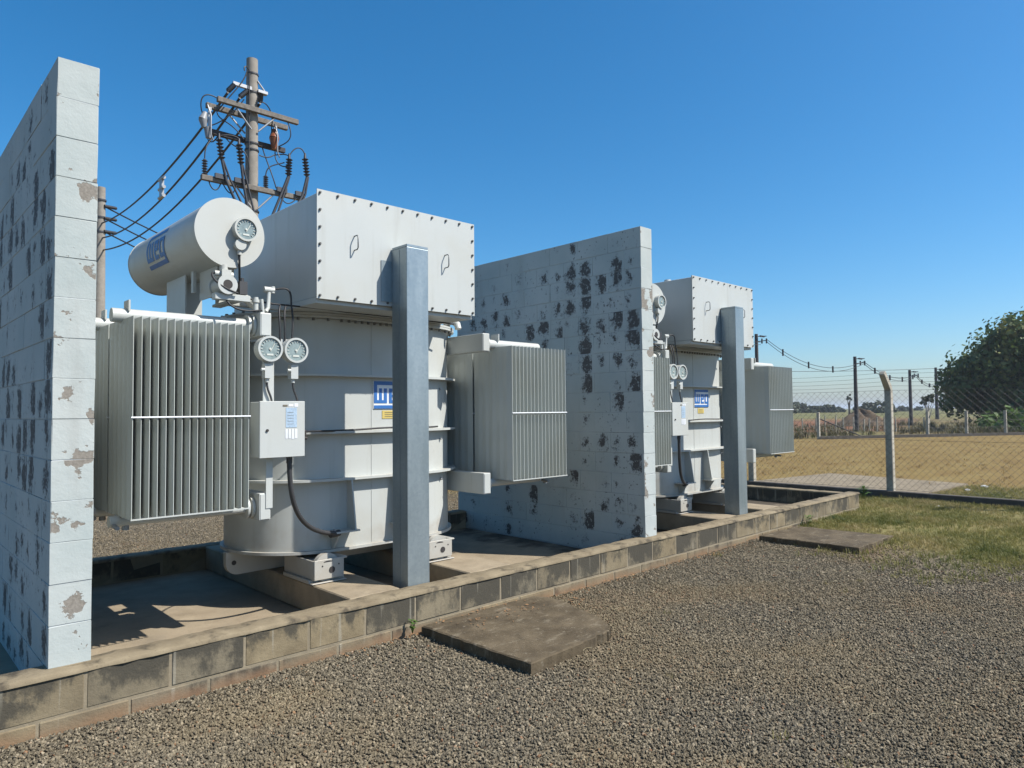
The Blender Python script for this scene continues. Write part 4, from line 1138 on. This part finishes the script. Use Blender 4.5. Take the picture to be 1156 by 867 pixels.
# ------------------------------------------------------------------ trees
def leaf_cloud(mb, rng, centers, per, size, flat=.35, spread=1.0):
    for (c, r) in centers:
        for _ in range(per):
            d = Vector((rng.gauss(0, 1), rng.gauss(0, 1), rng.gauss(0, .8)))
            d = d.normalized() * r * (rng.random() ** .4) * spread
            p = c + d
            n = (d.normalized() + Vector((rng.gauss(0, .38), rng.gauss(0, .38), rng.gauss(.2, .35)))).normalized()
            u = n.orthogonal().normalized(); a = rng.uniform(0, 6.28)
            v = n.cross(u)
            u, v = u * math.cos(a) + v * math.sin(a), v * math.cos(a) - u * math.sin(a)
            s = size * rng.uniform(.6, 1.35); wd = s * rng.uniform(.32, .5)
            mb.add([p - u * s * .5, p + v * wd - n * s * .06, p + u * s * .5 - n * s * .12, p - v * wd - n * s * .06], [(0, 1, 2, 3)])
def tree(name, base, cz, rx, rz, seed, leafmat, barkmat, nclump, per, lsize, label, group, trunk_r, squash=1.0, parts=None):
    rng = random.Random(seed)
    o = empty(name, base); O = o.location.copy()
    b = Vector(base)
    top = b + Vector((0, 0, cz))
    tm = MB(O)
    tm.tube([b - Vector((0, 0, .3)), b.lerp(top, .35), b.lerp(top, .8)], [trunk_r * 1.25, trunk_r, trunk_r * .6], 10)
    for i in range(7):
        a = 6.28 * i / 7 + rng.uniform(-.3, .3); s_ = b.lerp(top, rng.uniform(.25, .6))
        e = top + Vector((math.cos(a) * rx * .7, math.sin(a) * rx * .7, rng.uniform(-.3, .4) * rz))
        tm.tube([s_, s_.lerp(e, .5) + Vector((0, 0, .12 * rz)), e], [trunk_r * .45, trunk_r * .28, trunk_r * .08], 6)
    tm.build('trunk', barkmat, o)
    cs = []
    for i in range(nclump):
        d = Vector((rng.gauss(0, 1), rng.gauss(0, 1), rng.gauss(0, 1))).normalized()
        k = (rng.uniform(.74, 1.0) if rng.random() < .78 else rng.random() ** .33) * (1 + .16 * math.sin(d.x * 5 + seed) + .13 * math.sin(d.y * 7 + 2 * seed + d.z * 5))
        if d.z < -.55: k *= .75
        cs.append((top + Vector((d.x * rx * k, d.y * rx * k, d.z * rz * k)), rx * rng.uniform(.11, .21)))
    lm = MB(O); leaf_cloud(lm, rng, cs, per, lsize)
    lm.build('crown', leafmat, o)
    tag(o, label, 'tree', group)
    return o
tree('dense_tree', (62.8, 8.6, -.5), 3.7, 7.1, 4.25, 11, 'leafdark', 'bark', 900, 95, .30, 'large dense dark green tree at the right edge behind the field', None, .45)
tree('small_tree', (67.25, 19.05, -.6), 2.45, .75, .55, 5, 'leaffar', 'paleb', 16, 14, .28, 'slim young tree with pale trunk right of the far poles', None, .10)
tree('slim_tree', (124.6, 47.4, -.3), 3.0, .45, .9, 9, 'leaffar', 'bark', 9, 12, .4, 'slim dark upright tree poking above the earth mound', None, .16)
rng = random.Random(21)
spots = [(899, 3.3, 160), (912, 2.5, 165), (921, 2.1, 170), (933, 2.6, 168), (946, 2.0, 180), (976, 2.3, 150), (990, 3.2, 145), (1001, 2.3, 160), (1020, 2.0, 190), (1036, 1.8, 230), (1066, 2.1, 210), (887, 3.6, 150)]
labs = ['tall round far tree just right of the far radiators', 'far tree second from the radiators on the skyline', 'low far tree third from the radiators', 'pointed far tree above the green strip', 'low far tree left of the earth mound',
        'dark far shrub just left of the mound top', 'broad far tree rising behind the mound', 'far tree touching the bent fence post', 'low far tree between post and second pole', 'faint distant tree right of the second pole', 'far tree by the most distant pole', 'far tree half hidden by the far radiators']
for i, (px, hh, dd) in enumerate(spots):
    hh *= .72
    a = (px - 578) / CAM_F
    x = dd * (fw.x + a * rt.x); y = dd * (fw.y + a * rt.y)
    tree('far_tree', (x, y, -.2), hh * .62, hh * rng.uniform(.85, 1.5), hh * .52, 30 + i, 'leaffar', 'bark', 46, 22, .62, labs[i], 'trees along the skyline', .2)
# shrubs under the big tree
for i, (x, y, hh, lb) in enumerate(((50.6, 9.3, 1.3, 'leafy green bush below the big tree at the right edge'), (52.5, 10.9, .9, 'small green bush under the big tree, between two pale posts'))):
    o = empty('bush', (x, y, -.5)); rg = random.Random(70 + i)
    lm = MB(o.location); leaf_cloud(lm, rg, [(Vector((x + rg.uniform(-1, 1), y + rg.uniform(-1, 1), -.4 + rg.uniform(.1, 1) * hh)), .5) for _ in range(16)], 22, .34)
    lm.build('foliage', 'weed', o)
    MB(o.location).tube([(x, y, -.6), (x, y, .2)], .05, 5).build('stem', 'bark', o)
    tag(o, lb, 'bush')

# ------------------------------------------------------------------ loose stuff: gravel, grass, straw
def src_collection(name, meshes):
    c = bpy.data.collections.new(name)
    for i, me in enumerate(meshes):
        o = bpy.data.objects.new(name + '_source', me); c.objects.link(o)
    return c
def scatter(name, verts, faces, dens, coll, smin, smax, tilt, label, cat, seed=1, zoff=0.0):
    me = bpy.data.meshes.new(name)
    me.from_pydata(verts, [], faces)
    at = me.attributes.new('dens', 'FLOAT', 'POINT')
    at.data.foreach_set('value', dens)
    o = bpy.data.objects.new(name, me); COL.objects.link(o)
    g = bpy.data.node_groups.new(name + '_scatter', 'GeometryNodeTree')
    g.interface.new_socket('Geometry', in_out='INPUT', socket_type='NodeSocketGeometry')
    g.interface.new_socket('Geometry', in_out='OUTPUT', socket_type='NodeSocketGeometry')
    N = lambda t: g.nodes.new(t)
    gi, go = N('NodeGroupInput'), N('NodeGroupOutput')
    dp = N('GeometryNodeDistributePointsOnFaces'); dp.inputs['Seed'].default_value = seed
    na = N('GeometryNodeInputNamedAttribute'); na.data_type = 'FLOAT'; na.inputs['Name'].default_value = 'dens'
    ci = N('GeometryNodeCollectionInfo'); ci.inputs['Collection'].default_value = coll
    ci.inputs['Separate Children'].default_value = True; ci.inputs['Reset Children'].default_value = True
    ip = N('GeometryNodeInstanceOnPoints'); ip.inputs['Pick Instance'].default_value = True
    rv = N('FunctionNodeRandomValue'); rv.data_type = 'FLOAT_VECTOR'
    rv.inputs[0].default_value = (-tilt, -tilt, 0); rv.inputs[1].default_value = (tilt, tilt, 6.283); rv.inputs['Seed'].default_value = seed + 5
    rs_ = N('FunctionNodeRandomValue'); rs_.data_type = 'FLOAT'
    rs_.inputs[2].default_value = smin; rs_.inputs[3].default_value = smax; rs_.inputs['Seed'].default_value = seed + 9
    L = g.links.new
    L(gi.outputs[0], dp.inputs['Mesh']); L(na.outputs[0], dp.inputs['Density'])
    L(dp.outputs['Points'], ip.inputs['Points']); L(ci.outputs[0], ip.inputs['Instance'])
    L(rv.outputs[0], ip.inputs['Rotation']); L(rs_.outputs[1], ip.inputs['Scale'])
    L(ip.outputs[0], go.inputs[0])
    md = o.modifiers.new('scatter', 'NODES'); md.node_group = g
    tag(o, label, cat, None, 'stuff')
    return o
def patch(x0, x1, y0, y1, step, zf, df):
    nx_, ny_ = max(1, int(round((x1 - x0) / step))), max(1, int(round((y1 - y0) / step)))
    vs, ds, fs = [], [], []
    for j in range(ny_ + 1):
        for i in range(nx_ + 1):
            x = x0 + (x1 - x0) * i / nx_; y = y0 + (y1 - y0) * j / ny_
            vs.append((x, y, zf(x, y))); ds.append(max(0.0, df(x, y)))
    for j in range(ny_):
        for i in range(nx_):
            k = j * (nx_ + 1) + i
            q = (k, k + 1, k + nx_ + 2, k + nx_ + 1)
            if max(ds[a] for a in q) > 0: fs.append(q)
    return vs, fs, ds
def join_patch(*ps):
    V, F, Dn = [], [], []
    for v, f, d in ps:
        n = len(V); V += v; F += [tuple(a + n for a in q) for q in f]; Dn += d
    return V, F, Dn
rg = random.Random(5)
stones = []
for i in range(9):
    bm = bmesh.new()
    bmesh.ops.create_icosphere(bm, subdivisions=1, radius=1.0)
    sx, sy, sz = rg.uniform(.8, 1.35), rg.uniform(.7, 1.0), rg.uniform(.5, .85)
    for v in bm.verts:
        f = rg.uniform(.72, 1.22)
        v.co = Vector((v.co.x * sx * f, v.co.y * sy * f, v.co.z * sz * f))
    me = bpy.data.meshes.new('stone'); bm.to_mesh(me); bm.free()
    me.materials.append(MT['stone']); stones.append(me)
SC = src_collection('stone', stones)
def in_lid(x, y): return (2.83 < x < 3.74 and 2.93 < y < 3.89) or (7.47 < x < 8.38 and 2.81 < y < 3.84)
def nz_(x, y, s=1.0):
    return .5 + .25 * (math.sin(x * 1.7 * s + 1.3 * math.sin(y * 1.1 * s)) + math.sin(y * 2.3 * s + 1.7 * math.sin(x * .9 * s + 2)))
def edge(y): return 7.5 + .40 * math.sin(y * 1.9) + .22 * math.sin(y * 5.1 + 1) + (.35 if y > 2.6 else 0) + (max(0, 1.3 - y) * 1.5)
def gdens(x, y):
    if in_lid(x, y): return 0
    d = math.hypot(x, y)
    if d < 1.9: return 0
    e = edge(y)
    if x > e + 1.0: return 0
    k = 9500 if d < 4 else 8000 if d < 5.5 else 5200 if d < 7.5 else 3400
    if x > e - .3: k *= max(0.03, (e + 1.0 - x) / 1.3)
    return k * (.55 + .75 * nz_(x, y, .8) * nz_(x + 7, y, 2.1) + .25 * nz_(x, y + 3, 3.7))
gz = lambda x, y: terrain(x, y) + .006 + .02 * max(0, 1 - abs(y - 3.9) / .25) * nz_(x, y, 2)
v, f, d = join_patch(patch(-1.2, 10.5, -1.9, 3.925, .12, gz, gdens), patch(-2, 9.5, 6.87, 12.5, .25, lambda x, y: GZ + .012, lambda x, y: 1500 if y < 10 else 800))
scatter('gravel', v, f, d, SC, .0040, .0095, 1.2, 'crushed grey and brown stone covering the ground', 'gravel', 3)

def tuft(n, h, w, spread, rng, mat, lean=.5):
    m = MB()
    for i in range(n):
        a = rng.uniform(0, 6.28); r = spread * rng.random() ** .5
        b = Vector((math.cos(a) * r, math.sin(a) * r, 0)); hh = h * rng.uniform(.5, 1.2)
        ld = Vector((math.cos(a + rng.gauss(0, .8)), math.sin(a + rng.gauss(0, .8)), 0)) * hh * lean * rng.uniform(.3, 1.3)
        sd_ = Vector((-ld.y, ld.x, 0)); sd_ = (sd_.normalized() if sd_.length > 0 else Vector((1, 0, 0))) * w
        m1 = b + ld * .4 + Vector((0, 0, hh * .62)); t = b + ld + Vector((0, 0, hh * .9))
        m.add([b - sd_, b + sd_, m1 + sd_ * .8, m1 - sd_ * .8, t], [(0, 1, 2, 3), (3, 2, 4)])
    return m.mesh('tuft', mat)
rg = random.Random(8)
GC = src_collection('grass_tuft', [tuft(16, .050, .0022, .045, rg, 'grass', .8) for _ in range(6)])
DC = src_collection('dry_tuft', [tuft(14, .07, .004, .10, rg, 'drygrass', .9) for _ in range(5)])
WC = src_collection('brush_tuft', [tuft(26, .75, .022, .45, rg, 'brush', .6) for _ in range(5)])
def lawn(x, y):
    if in_lid(x, y): return 0
    e = edge(y)
    if x < e - .7: return 2.2 * max(0, nz_(x, y, 1.3) - .3) * (4 if y > 3.75 else 1)
    t = min(1, (x - e + .7) / 1.3) ** 1.6
    k = nz_(x, y, 1.9)
    return (150 + 850 * max(0, k - .22)) * t * (1.5 if y > 3.3 and x > 8.3 else 1) * (.5 if x > 10.8 and y < 2.2 else 1)
def lawn2(x, y):
    t = 1 - max(0, (x - 13.4) / 2.2) - max(0, (y - 3.6) / .5)
    return 700 * max(0, min(1, t)) * (.4 + .9 * nz_(x, y, 2.3))
v, f, d = join_patch(patch(0.4, 12.26, -2.5, 3.92, .12, lambda x, y: terrain(x, y) + .002, lawn), patch(10.54, 12.26, 3.92, 6.8, .15, lambda x, y: GZ + .002, lambda x, y: 320 * (.4 + nz_(x, y, 2))),
                     patch(12.45, 16, -2.5, 3.7, .15, lambda x, y: GZ + .002, lawn2))
scatter('grass', v, f, d, GC, .5, 1.25, .25, 'thin yellow-green grass between gravel and fence', 'grass', 4)
v, f, d = patch(13, 34, -14, 14, .7, lambda x, y: GZ + .002, lambda x, y: (0 if (12.4 < x < 15.8 and 3.5 < y < 7.1) or x + 1.72 * y > 57 else (10 * (.2 + nz_(x, y, .6)) if x < 22 else 4 * (.2 + nz_(x, y, .5)))))
scatter('dry_grass', v, f, d, DC, .5, 1.15, .2, 'short dry tan grass of the open field', 'grass', 5)
def brush(x, y):
    fr = x + 1.72 * y
    if fr < 60.5: return 0
    return (2.2 if fr < 68 else 1.0) * max(0, nz_(x, y, .35) - .18)
v, f, d = patch(32, 95, -4, 40, 1.0, lambda x, y: terrain(x, y), lambda x, y: brush(x, y) if x + 1.72 * y < 125 else 0)
scatter('dry_brush', v, f, d, WC, .35, .85, .15, 'brown dry weeds behind the low far wall', 'weeds', 6)

# straw and grass stalks dropped on the gravel
rg = random.Random(15)
m = MB()
for i in range(150):
    x, y = rg.uniform(.6, 7.5), rg.uniform(-.5, 3.8)
    if math.hypot(x, y) < 2 or in_lid(x, y): continue
    a = rg.uniform(0, 6.28); L_ = rg.uniform(.03, .10) if i > 5 else rg.uniform(.18, .28)
    z = terrain(x, y) + .022
    p0 = Vector((x, y, z)); p3 = p0 + Vector((math.cos(a), math.sin(a), 0)) * L_
    m.tube(bez(p0, p0 + Vector((math.cos(a + .6), math.sin(a + .6), .10)) * L_ * .4, p3 + Vector((math.cos(a + 2.2), math.sin(a + 2.2), .15)) * L_ * .3, p3, 5), .0011 if L_ < .15 else .0017, 3)
tag(m.build('dry_straw', 'straw'), 'bits of dry straw scattered on the gravel', 'straw', None, 'stuff')
# dead leaves gathered at the kerb foot and lid edge
m = MB(); rg = random.Random(17)
for i in range(420):
    if i < 300: x, y = rg.uniform(2.2, 7.2), 3.93 - abs(rg.gauss(0, .06)) - .01
    else: x, y = rg.uniform(3.0, 4.3), 3.75 - abs(rg.gauss(0, .12))
    if in_lid(x, y): z = -.212 if x < 5 else -.197
    else: z = terrain(x, y) + .018
    s_ = rg.uniform(.006, .016); a = rg.uniform(0, 6.28)
    u = Vector((math.cos(a), math.sin(a), rg.uniform(-.3, .3))) * s_; v_ = Vector((-math.sin(a), math.cos(a), rg.uniform(-.4, .4))) * s_ * .5
    c = Vector((x, y, z + rg.uniform(0, .012)))
    m.add([c - u, c + v_, c + u, c - v_], [(0, 1, 2, 3)])
tag(m.build('dead_leaves', mat_plain('dead_leaf', (0.26, 0.14, 0.06), .9, var=.5, scale=40)), 'dead brown leaf bits along the kerb foot', 'leaves', None, 'stuff')
# small weeds at the kerb and the fence foot
def weed(x, y, h, n, seed, lb):
    rg = random.Random(seed)
    o = empty('weed', (x, y, GZ)); mbw = MB(o.location)
    for i in range(n):
        a = rg.uniform(0, 6.28); hh = h * rg.uniform(.4, 1)
        c = Vector((x + math.cos(a) * h * .5 * rg.random(), y + math.sin(a) * h * .5 * rg.random(), GZ + hh))
        u = Vector((math.cos(a), math.sin(a), rg.uniform(-.2, .5))) * h * .22; v_ = Vector((-math.sin(a), math.cos(a), 0)) * h * .10
        mbw.add([c - u, c + v_, c + u, c - v_], [(0, 1, 2, 3)])
        mbw.tube([(x, y, GZ), c], .0015, 3)
    mbw.build('leaves', 'weed', o)
    tag(o, lb, 'weed')
weed(11.9, 4.35, .22, 34, 1, 'green weed at the foot of the bent fence post')
weed(11.3, 4.25, .15, 26, 2, 'green weed right behind the end of the kerb')
weed(8.75, 3.86, .13, 22, 3, 'small green weed against the kerb near the far lid')
weed(9.35, 3.78, .08, 16, 4, 'tiny green weed against the kerb end, in the grass')
weed(2.74, 3.88, .10, 14, 6, 'tiny weed in the corner between the near lid and the kerb')
# pale litter on the grass behind the fence
for (x, y, s_, lb) in ((14.9, 3.35, .06, 'white stone lying by the corner of the slab'), (14.2, 3.45, .045, 'white litter along the slab edge'), (11.6, 3.2, .035, 'small white stone on the grass before the fence beam')):
    rg = random.Random(int(x * 100)); bm = bmesh.new(); bmesh.ops.create_icosphere(bm, subdivisions=2, radius=s_)
    for v_ in bm.verts: v_.co *= rg.uniform(.7, 1.2); v_.co.z *= .6
    me = bpy.data.meshes.new('pale_stone'); bm.to_mesh(me); bm.free(); me.materials.append(MT['litter'])
    tag(inst('pale_stone', me, None, (x, y, GZ + s_ * .4)), lb, 'stone')

# ------------------------------------------------------------------ haze
hm = bpy.data.materials.new('haze_air'); hm.use_nodes = True
hn = hm.node_tree
hn.nodes.remove(hn.nodes['Principled BSDF'])
pv = hn.nodes.new('ShaderNodeVolumePrincipled')
pv.inputs['Color'].default_value = (0.86, 0.92, 1.0, 1)
pv.inputs['Density'].default_value = 0.0005
pv.inputs['Anisotropy'].default_value = 0.3
hn.links.new(pv.outputs[0], hn.nodes['Material Output'].inputs['Volume'])
MT['haze'] = hm
tag(MB().box(-3100, 4600, -3100, 4100, -1.9, 11.5).build('haze', 'haze'), None, None, None, 'stuff')
